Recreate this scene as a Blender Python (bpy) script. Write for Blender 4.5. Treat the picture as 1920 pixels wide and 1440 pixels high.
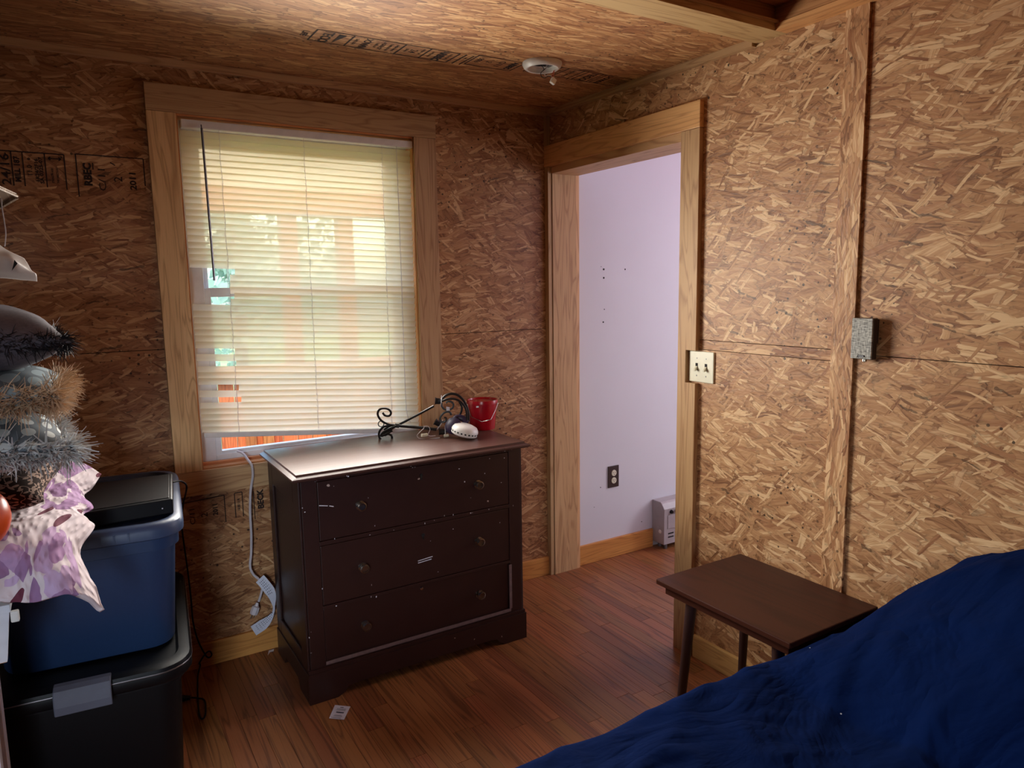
import bpy, bmesh, math, random
from mathutils import Vector, Matrix, noise as mnoise
R = math.radians
random.seed(7)
SC = bpy.context.scene
COL = SC.collection
for o in list(bpy.data.objects): bpy.data.objects.remove(o, do_unlink=True)

# ------------------------------------------------------------------ camera
FPX = 1346.91
CAM = Vector((-1.95544, -2.83919, 1.43))
YAW, PIT, ROL = R(31.5401), R(-7.8239), R(-0.91357)
_f = Vector((math.sin(YAW)*math.cos(PIT), math.cos(YAW)*math.cos(PIT), math.sin(PIT)))
_r0 = Vector((math.cos(YAW), -math.sin(YAW), 0)); _u0 = _r0.cross(_f)
_r = math.cos(ROL)*_r0 + math.sin(ROL)*_u0
_u = -math.sin(ROL)*_r0 + math.cos(ROL)*_u0
cd = bpy.data.cameras.new('camera'); cam = bpy.data.objects.new('camera', cd); COL.objects.link(cam)
cd.sensor_fit = 'HORIZONTAL'; cd.sensor_width = 36; cd.lens = FPX/1920*36; cd.clip_start = .05; cd.clip_end = 200
mw = Matrix((_r, _u, -_f)).transposed().to_4x4(); mw.translation = CAM; cam.matrix_world = mw
SC.camera = cam

def P(px, py, ax, val):
    "point of the photograph's pixel on the real plane x/y/z = val"
    d = _f + _r*((px-960)/FPX) - _u*((py-720)/FPX)
    i = 'xyz'.index(ax); t = (val-CAM[i])/d[i]
    return CAM + d*t
def PV(px, py, A, B, off=0.0):
    "same, on the vertical plane through ground points A and B, pushed off metres along its normal"
    d = _f + _r*((px-960)/FPX) - _u*((py-720)/FPX)
    n = Vector((-(B[1]-A[1]), B[0]-A[0], 0)).normalized()
    a = Vector((A[0], A[1], 0)) + n*off
    return CAM + d*((a-CAM).dot(n)/d.dot(n))

# ------------------------------------------------------------------ light
SC.view_settings.view_transform = 'Standard'; SC.view_settings.look = 'None'
SC.view_settings.gamma = 1; SC.view_settings.use_curve_mapping = False
SC.view_settings.exposure = 0.0
SC.cycles.max_bounces = 7; SC.cycles.diffuse_bounces = 4; SC.cycles.glossy_bounces = 3; SC.cycles.transparent_max_bounces = 12; SC.cycles.caustics_reflective = False; SC.cycles.caustics_refractive = False
W = bpy.data.worlds.new('sky'); SC.world = W; W.use_nodes = True
nt = W.node_tree; nt.nodes.clear()
wo = nt.nodes.new('ShaderNodeOutputWorld'); bg = nt.nodes.new('ShaderNodeBackground'); sk = nt.nodes.new('ShaderNodeTexSky')
sk.sky_type = 'NISHITA'; sk.sun_disc = False; sk.sun_elevation = R(52); sk.sun_rotation = R(200); sk.air_density = 1.0; sk.dust_density = 2.5
bg.inputs['Strength'].default_value = 1.2
nt.links.new(sk.outputs[0], bg.inputs[0]); nt.links.new(bg.outputs[0], wo.inputs[0])
def area(name, loc, target, sx, sy, power, color):
    l = bpy.data.lights.new(name, 'AREA'); l.shape = 'RECTANGLE'; l.size = sx; l.size_y = sy; l.energy = power; l.color = color
    o = bpy.data.objects.new(name, l); COL.objects.link(o); o.location = loc
    o.rotation_euler = (Vector(target)-Vector(loc)).to_track_quat('-Z', 'Y').to_euler(); return o
sun = bpy.data.lights.new('sun', 'SUN'); sun.energy = 2.4; sun.angle = R(.6); sun.color = (1, .93, .82)
so = bpy.data.objects.new('sun', sun); COL.objects.link(so)
so.rotation_euler = Vector((.25, .62, -1.05)).to_track_quat('-Z', 'Y').to_euler()
# daylight through the window of the left wall (out of the frame) and through the hall's window
dw = area('daylight_window', (-1.13, -.10, 1.38), (-1.13, -3, 1.10), .84, .70, 32, (1.0, .95, .87)); dw.data.spread = R(134)
lw = area('daylight_left_window', (-2.88, -3.5, 1.0), (-2.02, -1.0, .55),   .8, .8, 3.6, (.74, .86, 1.0)); lw.data.spread = R(46)  # unseen lamp, its beam narrowed and aimed to brighten the quilt
area('daylight_hall_window', (2.46, -.85, 1.35), (0, -.35, 1.2), .9, 1.2, 36, (.93, .93, 1.0))

# ------------------------------------------------------------------ materials
class NG:
    def __init__(s, tree): s.t = tree
    def n(s, typ, **kw):
        x = s.t.nodes.new(typ)
        for k, v in kw.items():
            if k == 'i':
                for kk, vv in v.items():
                    if isinstance(vv, bpy.types.NodeSocket): s.t.links.new(vv, x.inputs[kk])
                    else: x.inputs[kk].default_value = vv
            else: setattr(x, k, v)
        return x
    def math(s, op, a, b=0.0, c=0.0, clamp=False):
        return s.n('ShaderNodeMath', operation=op, use_clamp=clamp, i={0: a, 1: b, 2: c}).outputs[0]
    def vmath(s, op, a, b=(0, 0, 0)):
        return s.n('ShaderNodeVectorMath', operation=op, i={0: a, 1: b}).outputs[0]
    def mix(s, f, a, b, typ='MIX'):
        return s.n('ShaderNodeMixRGB', blend_type=typ, i={0: f, 1: a, 2: b}).outputs[0]
    def ramp(s, f, stops, interp='LINEAR'):
        x = s.n('ShaderNodeValToRGB', i={0: f}); cr = x.color_ramp; cr.interpolation = interp
        while len(cr.elements) < len(stops): cr.elements.new(.5)
        for e, (p, c) in zip(cr.elements, stops): e.position = p; e.color = c
        return x.outputs[0]
    def noise(s, v, scale=5, detail=2, rough=.5, dist=0.0):
        return s.n('ShaderNodeTexNoise', i={'Vector': v, 'Scale': scale, 'Detail': detail, 'Roughness': rough, 'Distortion': dist}).outputs[0]
    def noise2(s, v, scale=5, detail=2, rough=.5):
        return s.n('ShaderNodeTexNoise', noise_dimensions='2D', i={'Vector': v, 'Scale': scale, 'Detail': detail, 'Roughness': rough}).outputs[0]
    def step(s, x, lo, hi):
        return s.n('ShaderNodeMapRange', clamp=True, i={0: x, 1: lo, 2: hi, 3: 0.0, 4: 1.0}).outputs[0]
def lin(r, g, b):
    f = lambda c: (c/255)/12.92 if c/255 <= .04045 else ((c/255+.055)/1.055)**2.4
    return (f(r), f(g), f(b), 1)
def newmat(name):
    m = bpy.data.materials.new(name); m.use_nodes = True
    g = NG(m.node_tree); b = m.node_tree.nodes['Principled BSDF']
    return m, g, b
def plain(name, rgb, rough=.5, metal=0, spec=.5, var=.06, scale=30, bump=0.0, coat=0):
    m, g, b = newmat(name)
    tc = g.n('ShaderNodeTexCoord').outputs['Object']
    nz = g.noise(tc, scale, 3)
    c = lin(*rgb); lo = tuple(x*(1-var*2) for x in c[:3])+(1,); hi = tuple(min(1, x*(1+var*2)) for x in c[:3])+(1,)
    g.t.links.new(g.mix(nz, lo, hi), b.inputs['Base Color'])
    b.inputs['Roughness'].default_value = rough; b.inputs['Metallic'].default_value = metal
    b.inputs['Specular IOR Level'].default_value = spec; b.inputs['Coat Weight'].default_value = coat
    if bump:
        bp = g.n('ShaderNodeBump', i={'Strength': bump, 'Distance': .004, 'Height': nz}); g.t.links.new(bp.outputs[0], b.inputs['Normal'])
    return m

# oriented strand board: overlapping long flakes, laid layer over layer
OSB = bpy.data.node_groups.new('strand_board', 'ShaderNodeTree')
OSB.interface.new_socket('Vector', in_out='INPUT', socket_type='NodeSocketVector')
OSB.interface.new_socket('Spread', in_out='INPUT', socket_type='NodeSocketFloat')
OSB.interface.new_socket('Color', in_out='OUTPUT', socket_type='NodeSocketColor')
OSB.interface.new_socket('Height', in_out='OUTPUT', socket_type='NodeSocketFloat')
def build_osb():
    g = NG(OSB); gi = g.n('NodeGroupInput'); go = g.n('NodeGroupOutput')
    vec, spread = gi.outputs[0], gi.outputs[1]
    wob = g.vmath('SCALE', g.vmath('SUBTRACT', g.n('ShaderNodeTexNoise', i={'Vector': vec, 'Scale': 5.0, 'Detail': 1.0}).outputs[1], (.5, .5, .5)), (0, 0, 0))
    wob.node.inputs['Scale'].default_value = .05
    v0 = g.vmath('ADD', vec, wob)
    wob2 = g.vmath('SCALE', g.vmath('SUBTRACT', g.n('ShaderNodeTexNoise', i={'Vector': vec, 'Scale': 2.2, 'Detail': 0.0}).outputs[1], (.5, .5, .5)), (0, 0, 0))
    wob2.node.inputs['Scale'].default_value = .05
    v0 = g.vmath('ADD', v0, wob2)
    rag = g.vmath('SCALE', g.vmath('SUBTRACT', g.n('ShaderNodeTexNoise', noise_dimensions='2D', i={'Vector': g.vmath('MULTIPLY', vec, (34, 70, 1)), 'Scale': 1.0, 'Detail': 1.0}).outputs[1], (.5, .5, .5))); rag.node.inputs['Scale'].default_value = .34
    STOPS = [(0, lin(128, 86, 56)), (.2, lin(164, 116, 78)), (.5, lin(186, 139, 97)), (.8, lin(200, 155, 111)), (1, lin(226, 188, 143))]
    col = hei = None
    #        angle   along across thr   size
    layers = [(10, 4, 16, -1, 9), (-24, 5, 22, .42, .54), (38, 6, 27, .52, .52), (4, 3, 13, .62, .56), (-52, 6.5, 32, .62, .50), (26, 3.2, 15, .70, .56),
              (20, 5, 26, .55, .52), (-12, 6, 30, .58, .52), (72, 9, 40, .76, .46), (-33, 8, 52, .70, .46), (14, 8, 44, .66, .48), (-6, 12, 80, .70, .44), (48, 11, 90, .80, .42), (-20, 14, 120, .80, .42)]
    for k, (ang, sa, sc, thr, size) in enumerate(layers):
        a = g.math('MULTIPLY', spread, R(ang))
        rv = g.n('ShaderNodeVectorRotate', rotation_type='Z_AXIS', i={'Vector': v0, 'Angle': a}).outputs[0]
        sv = g.vmath('ADD', g.vmath('ADD', g.vmath('MULTIPLY', rv, (sa, sc, 1)), rag), (k*7.31+.4, k*3.77+1.1, 0))
        vo = g.n('ShaderNodeTexVoronoi', voronoi_dimensions='2D', feature='F1', distance='CHEBYCHEV', i={'Vector': sv, 'Scale': 1.0, 'Randomness': 1.0})
        sep = g.n('ShaderNodeSeparateColor', i={0: vo.outputs['Color']})
        gr = g.noise2(g.vmath('MULTIPLY', rv, (7, 120, 1)), 1.0, 2, .75)
        tone = g.math('ADD', g.math('MULTIPLY_ADD', sep.outputs[1], .74 if k < 8 else 1.0, .13 if k < 8 else .10), g.math('MULTIPLY', g.math('SUBTRACT', gr, .5), 1.15), clamp=True)
        c = g.ramp(tone, STOPS)
        # reddish flakes here and there
        c = g.mix(g.math('MULTIPLY', g.step(sep.outputs[2], .80, .82), .30), c, lin(158, 100, 70))
        d = vo.outputs['Distance']
        if k == 0: col, hei = c, sep.outputs[0]; continue
        mask = g.math('MULTIPLY', g.math('GREATER_THAN', sep.outputs[0], thr), g.math('LESS_THAN', d, size))
        rim = g.step(d, size-.07, size)
        # edge shade painted in: dark ring just outside each flake, fainter rim inside
        ring = g.math('MULTIPLY', g.math('MULTIPLY', g.math('GREATER_THAN', sep.outputs[0], thr), g.step(d, size, size+.015)), g.math('SUBTRACT', 1.0, g.step(d, size+.02, size+.12)))
        col = g.mix(g.math('MULTIPLY', ring, .34), col, lin(66, 40, 25))
        c = g.mix(g.math('MULTIPLY', rim, .18), c, lin(96, 62, 40))
        col = g.mix(mask, col, c)
        hei = g.n('ShaderNodeMix', data_type='FLOAT', i={0: mask, 2: hei, 3: g.math('ADD', sep.outputs[2], .25*(k % 3))}).outputs[0]
    # short dark cracks and pin holes
    rv = g.n('ShaderNodeVectorRotate', rotation_type='Z_AXIS', i={'Vector': v0, 'Angle': g.math('MULTIPLY', spread, R(-17))}).outputs[0]
    vo = g.n('ShaderNodeTexVoronoi', voronoi_dimensions='2D', i={'Vector': g.vmath('ADD', g.vmath('MULTIPLY', rv, (6, 44, 1)), g.vmath('SCALE', g.n('ShaderNodeTexNoise', i={'Vector': vec, 'Scale': 30.0}).outputs[1])), 'Scale': 1.0})
    sp = g.n('ShaderNodeSeparateColor', i={0: vo.outputs['Color']})
    ck = g.math('MULTIPLY', g.math('GREATER_THAN', sp.outputs[0], .9), g.math('LESS_THAN', vo.outputs['Distance'], g.math('MULTIPLY', sp.outputs[1], .2)))
    vo = g.n('ShaderNodeTexVoronoi', voronoi_dimensions='2D', i={'Vector': vec, 'Scale': 34.0})
    sp = g.n('ShaderNodeSeparateColor', i={0: vo.outputs['Color']})
    clus = g.step(g.noise(vec, 2.6, 1), .5, .62)
    hole = g.math('MULTIPLY', g.math('MULTIPLY', g.math('GREATER_THAN', sp.outputs[0], .6), clus), g.math('LESS_THAN', vo.outputs['Distance'], g.math('MULTIPLY_ADD', sp.outputs[1], .10, .06)))
    dk = g.math('MAXIMUM', g.math('MULTIPLY', ck, .6), g.math('MULTIPLY', hole, .9))
    col = g.mix(dk, col, lin(44, 26, 16))
    hei = g.math('SUBTRACT', hei, g.math('MULTIPLY', dk, 1.2))
    g.t.links.new(col, go.inputs[0]); g.t.links.new(hei, go.inputs[1])
build_osb()
def osb(name, u, v, spread=1.0, tint=(1, 1, 1, 1), rough=.5, off=(0, 0, 0), spec=.4):
    m, g, b = newmat(name)
    tc = g.n('ShaderNodeTexCoord').outputs['Object']
    s = g.n('ShaderNodeSeparateXYZ', i={0: tc})
    cv = g.n('ShaderNodeCombineXYZ', i={0: s.outputs[u], 1: s.outputs[v], 2: 0.0}).outputs[0]
    cv = g.vmath('ADD', cv, off)
    gr = g.n('ShaderNodeGroup', node_tree=OSB, i={'Vector': cv, 'Spread': spread})
    g.t.links.new(g.mix(1.0, gr.outputs[0], tint, 'MULTIPLY'), b.inputs['Base Color'])
    bp = g.n('ShaderNodeBump', i={'Strength': .4, 'Distance': .003, 'Height': g.noise2(g.vmath('MULTIPLY', cv, (22, 60, 1)), 1.0, 2, .65)})
    g.t.links.new(bp.outputs[0], b.inputs['Normal'])
    b.inputs['Roughness'].default_value = rough; b.inputs['Specular IOR Level'].default_value = spec
    return m
def wood(name, axis, light, dark, line, rough=.5, along=1.2, across=16, rnd=True, coat=0.0, lines=.6, spec=.4):
    "sawn board: grain runs along the given axis"
    m, g, b = newmat(name)
    tc = g.n('ShaderNodeTexCoord').outputs['Object']
    if rnd:
        oi = g.n('ShaderNodeObjectInfo').outputs['Random']
        tc = g.vmath('ADD', tc, g.n('ShaderNodeCombineXYZ', i={0: g.math('MULTIPLY', oi, 37.0), 1: g.math('MULTIPLY', oi, 71.0), 2: g.math('MULTIPLY', oi, 19.0)}).outputs[0])
    sc = [across]*3; sc['xyz'.index(axis)] = along
    v = g.vmath('MULTIPLY', tc, tuple(sc))
    big = g.noise(v, 1.0, 2, .5, .6)
    rings = g.math('FRACT', g.math('MULTIPLY', big, 9.0))
    rings = g.step(g.math('ABSOLUTE', g.math('SUBTRACT', rings, .5)), .28, .5)
    sf = [260]*3; sf['xyz'.index(axis)] = 7
    fine = g.noise(g.vmath('MULTIPLY', tc, tuple(sf)), 1.0, 2, .6)
    c = g.mix(big, lin(*dark), lin(*light))
    c = g.mix(g.math('MULTIPLY', rings, lines), c, lin(*line))
    c = g.mix(g.math('MULTIPLY', g.step(fine, .52, .75), .35*lines+.1), c, lin(*line))
    if rnd:
        hs = g.n('ShaderNodeHueSaturation', i={'Hue': g.math('ADD', .492, g.math('MULTIPLY', oi, .016)), 'Value': g.math('ADD', .8, g.math('MULTIPLY', g.math('FRACT', g.math('MULTIPLY', oi, 13.7)), .4)), 'Color': c})
        c = hs.outputs[0]
    g.t.links.new(c, b.inputs['Base Color'])
    b.inputs['Roughness'].default_value = rough; b.inputs['Coat Weight'].default_value = coat; b.inputs['Coat Roughness'].default_value = .25
    b.inputs['Specular IOR Level'].default_value = spec
    bp = g.n('ShaderNodeBump', i={'Strength': .12, 'Distance': .001, 'Height': fine}); g.t.links.new(bp.outputs[0], b.inputs['Normal'])
    return m

M = {}
M['osb_back'] = osb('strand_board_back_shaded', 0, 2, .8, (.86, .80, .74, 1), off=(3.1, 1.7, 0), rough=.42)  # same board as the right wall; this wall's shade is put into the tint
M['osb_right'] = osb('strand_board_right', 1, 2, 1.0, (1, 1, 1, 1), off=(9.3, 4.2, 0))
M['osb_ceil'] = osb('strand_board_ceiling_shaded', 0, 1, .35, (.90, .80, .65, 1), off=(1.3, 8.2, 0), rough=.6)  # same board again, tinted darker to dim the ceiling
M['osb_strip'] = osb('strand_board_strip', 1, 2, .5, (.93, .88, .84, 1), off=(5.3, 9.1, 0))
M['osb_batten'] = osb('strand_board_batten', 2, 1, .5, (1.05, 1.02, 1.0, 1), off=(2.3, 5.2, 0))
PL, PD, PLN = (222, 186, 136), (200, 158, 108), (160, 114, 72)
M['pine_x'] = wood('pine_x', 'x', PL, PD, PLN, .55); M['pine_y'] = wood('pine_y', 'y', PL, PD, PLN, .55); M['pine_z'] = wood('pine_z', 'z', PL, PD, PLN, .55)
M['honey_x'] = wood('honey_pine_x', 'x', (226, 168, 92), (205, 140, 72), (170, 105, 50), .4); M['honey_y'] = wood('honey_pine_y', 'y', (238, 194, 132), (218, 170, 108), (182, 128, 78), .4)
M['liner_z'] = wood('fir_liner_z', 'z', (222, 156, 98), (200, 128, 76), (160, 92, 52), .45); M['liner_x'] = wood('fir_liner_x', 'x', (222, 156, 98), (200, 128, 76), (160, 92, 52), .45)
M['hatch_x'] = wood('hatch_fir_x', 'x', (190, 130, 82), (160, 100, 60), (120, 70, 40), .5); M['hatch_y'] = wood('hatch_fir_y', 'y', (222, 170, 110), (196, 140, 86), (160, 105, 60), .5)
M['oak'] = wood('oak_strip', 'y', (168, 110, 68), (136, 84, 50), (84, 48, 28), .36, along=.7, across=20, coat=.15, lines=.7)
M['cedar_z'] = wood('cedar_z', 'z', (224, 140, 86), (196, 104, 58), (140, 66, 34), .55, across=22); M['cedar_x'] = wood('cedar_x', 'x', (236, 170, 108), (214, 136, 80), (160, 92, 50), .55)
M['table'] = wood('walnut_table', 'y', (72, 36, 24), (57, 27, 18), (40, 18, 12), .45, along=1.0, across=9, rnd=False, lines=.45, coat=.0, spec=.22)
M['lilac'] = plain('lilac_paint', (222, 221, 228), .7, var=.012, scale=6)
M['pinkc'] = plain('pink_ceiling_paint', (240, 176, 196), .8, var=.02)
M['dark_gap'] = plain('dark_gap', (30, 18, 12), .9)
M['ink'] = plain('stamp_ink', (40, 22, 15), .8, var=.2, scale=60)
M['white_vinyl'] = plain('white_vinyl', (232, 232, 236), .4)
M['white_plastic'] = plain('white_plastic', (236, 234, 230), .35)
M['ivory'] = plain('ivory_plastic', (228, 224, 200), .35)
M['black_plastic'] = plain('black_plastic', (12, 12, 16), .45, spec=.25)
M['black_iron'] = plain('black_iron', (20, 17, 17), .4, spec=.5)
M['chrome'] = plain('chrome', (200, 195, 190), .2, metal=1)
M['steel'] = plain('aged_steel', (120, 116, 118), .35, metal=.8)
M['navy_plastic'] = plain('navy_tote_plastic', (34, 56, 92), .42, bump=.05, scale=120)
M['navy_lid'] = plain('slate_tote_lid', (54, 70, 102), .42)
M['tote_black'] = plain('black_tote_plastic', (7, 8, 12), .5, spec=.25, bump=.05, scale=120)
M['grey_handle'] = plain('grey_handle_plastic', (92, 96, 110), .4)
M['red_plastic'] = plain('red_bucket_plastic', (178, 14, 34), .25)
M['orange'] = plain('orange_plastic', (236, 92, 36), .3)
M['heater'] = plain('heater_enamel', (176, 168, 170), .4)
M['brown_plastic'] = plain('brown_plate', (54, 40, 36), .35)
M['white_laminate'] = plain('white_laminate', (226, 228, 238), .35)
M['chipboard'] = plain('chipboard_edge', (190, 140, 96), .8, var=.25, scale=300)
M['cord_white'] = plain('white_cord', (214, 206, 210), .45)
M['paper'] = plain('paper_label', (222, 224, 236), .6)
M['print_grey'] = plain('print_grey', (70, 74, 96), .7)
M['glass_brass'] = plain('knob_metal', (128, 116, 106), .2, metal=.9)
M['hollow'] = plain('dark_recess', (18, 14, 14), .8)
M['purple_foam'] = plain('dark_violet_hose', (50, 36, 66), .45)
M['pale_board'] = plain('pale_boarding', (226, 218, 204), .7)
M['low_bounce'] = plain('low_bounce_brown', (58, 42, 34), .7)  # dark brown given to the unseen walls to cut bounced light
M['siding'] = plain('outside_siding', (200, 200, 205), .7)

def paint_brown():
    m, g, b = newmat('chipped_brown_paint')
    tc = g.n('ShaderNodeTexCoord').outputs['Object']
    vo = g.n('ShaderNodeTexVoronoi', i={'Vector': g.vmath('ADD', tc, g.vmath('SCALE', g.n('ShaderNodeTexNoise', i={'Vector': tc, 'Scale': 90.0}).outputs[1])), 'Scale': 24.0})
    vo.inputs['Vector'].links[0].from_node.inputs[1].links[0].from_node.inputs['Scale'].default_value = .012
    sp = g.n('ShaderNodeSeparateColor', i={0: vo.outputs['Color']})
    chip = g.math('MULTIPLY', g.math('GREATER_THAN', sp.outputs[0], .93), g.math('LESS_THAN', vo.outputs['Distance'], g.math('MULTIPLY', sp.outputs[1], .13)))
    nz = g.noise(tc, 14, 3)
    c = g.mix(nz, lin(45, 25, 22), lin(58, 34, 30))
    c = g.mix(g.math('MULTIPLY', chip, .85), c, lin(206, 186, 178))
    g.t.links.new(c, b.inputs['Base Color'])
    b.inputs['Roughness'].default_value = .36; b.inputs['Specular IOR Level'].default_value = .5
    bp = g.n('ShaderNodeBump', i={'Strength': .15, 'Distance': .002, 'Height': g.noise(g.vmath('MULTIPLY', tc, (4, 60, 60)), 1.0, 3)}); g.t.links.new(bp.outputs[0], b.inputs['Normal'])
    return m
M['brown'] = paint_brown()
M['worn_edge'] = plain('worn_paint_edge', (120, 98, 96), .5, var=.2, scale=60)
def top_brown():
    m, g, b = newmat('glossy_brown_top')
    tc = g.n('ShaderNodeTexCoord').outputs['Object']
    nz = g.noise(g.vmath('MULTIPLY', tc, (5, 40, 40)), 1.0, 3)
    c = g.mix(nz, lin(70, 44, 40), lin(92, 62, 55))
    sc = g.noise(tc, 22, 4, .7)
    c = g.mix(g.math('MULTIPLY', g.step(sc, .64, .68), .7), c, lin(60, 36, 32))
    g.t.links.new(c, b.inputs['Base Color']); b.inputs['Roughness'].default_value = .42; b.inputs['Specular IOR Level'].default_value = .45
    b.inputs['Coat Weight'].default_value = .18; b.inputs['Coat Roughness'].default_value = .2
    bp = g.n('ShaderNodeBump', i={'Strength': .25, 'Distance': .003, 'Height': g.noise(g.vmath('MULTIPLY', tc, (3, 30, 30)), 1.0, 2)}); g.t.links.new(bp.outputs[0], b.inputs['Normal'])
    g.t.links.new(bp.outputs[0], b.inputs['Coat Normal'])
    return m
M['brown_top'] = top_brown()
def slat_mat():
    m, g, b = newmat('cream_vinyl_slat')
    b.inputs['Base Color'].default_value = lin(240, 234, 214); b.inputs['Roughness'].default_value = .4
    tr = g.n('ShaderNodeBsdfTranslucent', i={'Color': lin(250, 240, 212)})
    tp = g.n('ShaderNodeBsdfTransparent', i={'Color': lin(250, 238, 205)})
    m1 = g.n('ShaderNodeMixShader', i={0: .62, 1: b.outputs[0], 2: tr.outputs[0]})
    m2 = g.n('ShaderNodeMixShader', i={0: .15, 1: m1.outputs[0], 2: tp.outputs[0]})
    out = [n for n in g.t.nodes if n.type == 'OUTPUT_MATERIAL'][0]
    g.t.links.new(m2.outputs[0], out.inputs[0]); return m
M['slat'] = slat_mat()
def glass_mat():
    m, g, b = newmat('window_glass')
    gl = g.n('ShaderNodeBsdfGlossy', i={'Roughness': .02}); tp = g.n('ShaderNodeBsdfTransparent', i={'Color': (.96, .98, .98, 1)})
    mx = g.n('ShaderNodeMixShader', i={0: .06, 1: tp.outputs[0], 2: gl.outputs[0]})
    out = [n for n in g.t.nodes if n.type == 'OUTPUT_MATERIAL'][0]
    g.t.links.new(mx.outputs[0], out.inputs[0]); return m
M['glass'] = glass_mat()
def film_mat(name, rgb, a):
    m, g, b = newmat(name)
    b.inputs['Base Color'].default_value = lin(*rgb); b.inputs['Roughness'].default_value = .3
    tr = g.n('ShaderNodeBsdfTranslucent', i={'Color': lin(*rgb)}); m1 = g.n('ShaderNodeMixShader', i={0: .45, 1: b.outputs[0], 2: tr.outputs[0]})
    tp = g.n('ShaderNodeBsdfTransparent'); m2 = g.n('ShaderNodeMixShader', i={0: a, 1: m1.outputs[0], 2: tp.outputs[0]})
    out = [n for n in g.t.nodes if n.type == 'OUTPUT_MATERIAL'][0]; g.t.links.new(m2.outputs[0], out.inputs[0]); return m
M['bag'] = film_mat('white_bag_film', (228, 222, 220), .12)
M['clear'] = film_mat('clear_disc', (225, 225, 230), .55)
def duvet_mat():
    m, g, b = newmat('navy_duvet')
    tc = g.n('ShaderNodeTexCoord').outputs['Object']
    nz = g.noise(tc, 5, 3)
    c = g.mix(nz, lin(4, 20, 58), lin(7, 28, 74))
    vo = g.n('ShaderNodeTexVoronoi', i={'Vector': tc, 'Scale': 26.0}); sp = g.n('ShaderNodeSeparateColor', i={0: vo.outputs['Color']})
    lint = g.math('MULTIPLY', g.math('GREATER_THAN', sp.outputs[0], .94), g.math('LESS_THAN', vo.outputs['Distance'], .05))
    c = g.mix(lint, c, lin(200, 205, 215))
    g.t.links.new(c, b.inputs['Base Color']); b.inputs['Roughness'].default_value = 1.0
    b.inputs['Specular IOR Level'].default_value = .04
    w = g.noise(g.vmath('MULTIPLY', tc, (9, 9, 9)), 1.0, 4, .6, .6)
    rd = g.math('ABSOLUTE', g.math('SUBTRACT', g.noise(g.vmath('MULTIPLY', tc, (3.6, 5.5, 3.6)), 1.0, 3, .5, 1.0), .5))
    rd2 = g.math('ABSOLUTE', g.math('SUBTRACT', g.noise(g.vmath('MULTIPLY', tc, (11, 15, 11)), 1.0, 3, .5, .6), .5))
    w = g.math('ADD', g.math('MULTIPLY', w, .6), g.math('ADD', g.math('MULTIPLY', rd, 2.0), g.math('MULTIPLY', rd2, .3)))
    bp = g.n('ShaderNodeBump', i={'Strength': .4, 'Distance': .03, 'Height': w}); g.t.links.new(bp.outputs[0], b.inputs['Normal'])
    return m
M['duvet'] = duvet_mat()
def quilt_mat():
    m, g, b = newmat('floral_quilt')
    uv = g.n('ShaderNodeUVMap').outputs[0]
    c = g.mix(g.noise(uv, 6, 2), lin(218, 202, 206), lin(236, 226, 234))
    big = g.n('ShaderNodeTexVoronoi', voronoi_dimensions='2D', i={'Vector': uv, 'Scale': 2.0}); bs = g.n('ShaderNodeSeparateColor', i={0: big.outputs['Color']})
    v2 = g.vmath('ADD', uv, g.vmath('SCALE', g.n('ShaderNodeTexNoise', i={'Vector': uv, 'Scale': 7.0}).outputs[1])); v2.node.inputs[1].links[0].from_node.inputs['Scale'].default_value = .13
    pet = g.n('ShaderNodeTexVoronoi', voronoi_dimensions='2D', i={'Vector': v2, 'Scale': 6.0}); ps = g.n('ShaderNodeSeparateColor', i={0: pet.outputs['Color']})
    area_ = g.math('LESS_THAN', g.math('ADD', big.outputs['Distance'], g.math('MULTIPLY', ps.outputs[0], .16)), .55)
    area_ = g.math('MULTIPLY', area_, g.math('GREATER_THAN', bs.outputs[0], .16))
    pm = g.math('MULTIPLY', area_, g.math('LESS_THAN', pet.outputs['Distance'], .60))
    c = g.mix(g.math('MULTIPLY', pm, .9), c, g.ramp(ps.outputs[1], [(0, lin(142, 100, 150)), (.5, lin(172, 128, 180)), (1, lin(206, 176, 216))]))
    lv = g.n('ShaderNodeVectorRotate', rotation_type='Z_AXIS', i={'Vector': uv, 'Angle': .7}).outputs[0]
    le = g.n('ShaderNodeTexVoronoi', voronoi_dimensions='2D', i={'Vector': g.vmath('MULTIPLY', lv, (3.2, 8, 1)), 'Scale': 1.0}); ls = g.n('ShaderNodeSeparateColor', i={0: le.outputs['Color']})
    lm = g.math('MULTIPLY', g.math('GREATER_THAN', ls.outputs[0], .84), g.math('LESS_THAN', le.outputs['Distance'], .3))
    c = g.mix(lm, c, lin(112, 58, 76))
    g.t.links.new(c, b.inputs['Base Color']); b.inputs['Roughness'].default_value = .85; b.inputs['Specular IOR Level'].default_value = .2
    q = g.n('ShaderNodeTexVoronoi', voronoi_dimensions='2D', feature='SMOOTH_F1', i={'Vector': uv, 'Scale': 14.0})
    bp = g.n('ShaderNodeBump', invert=True, i={'Strength': .6, 'Distance': .012, 'Height': q.outputs['Distance']}); g.t.links.new(bp.outputs[0], b.inputs['Normal'])
    return m
M['quilt'] = quilt_mat()
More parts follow.
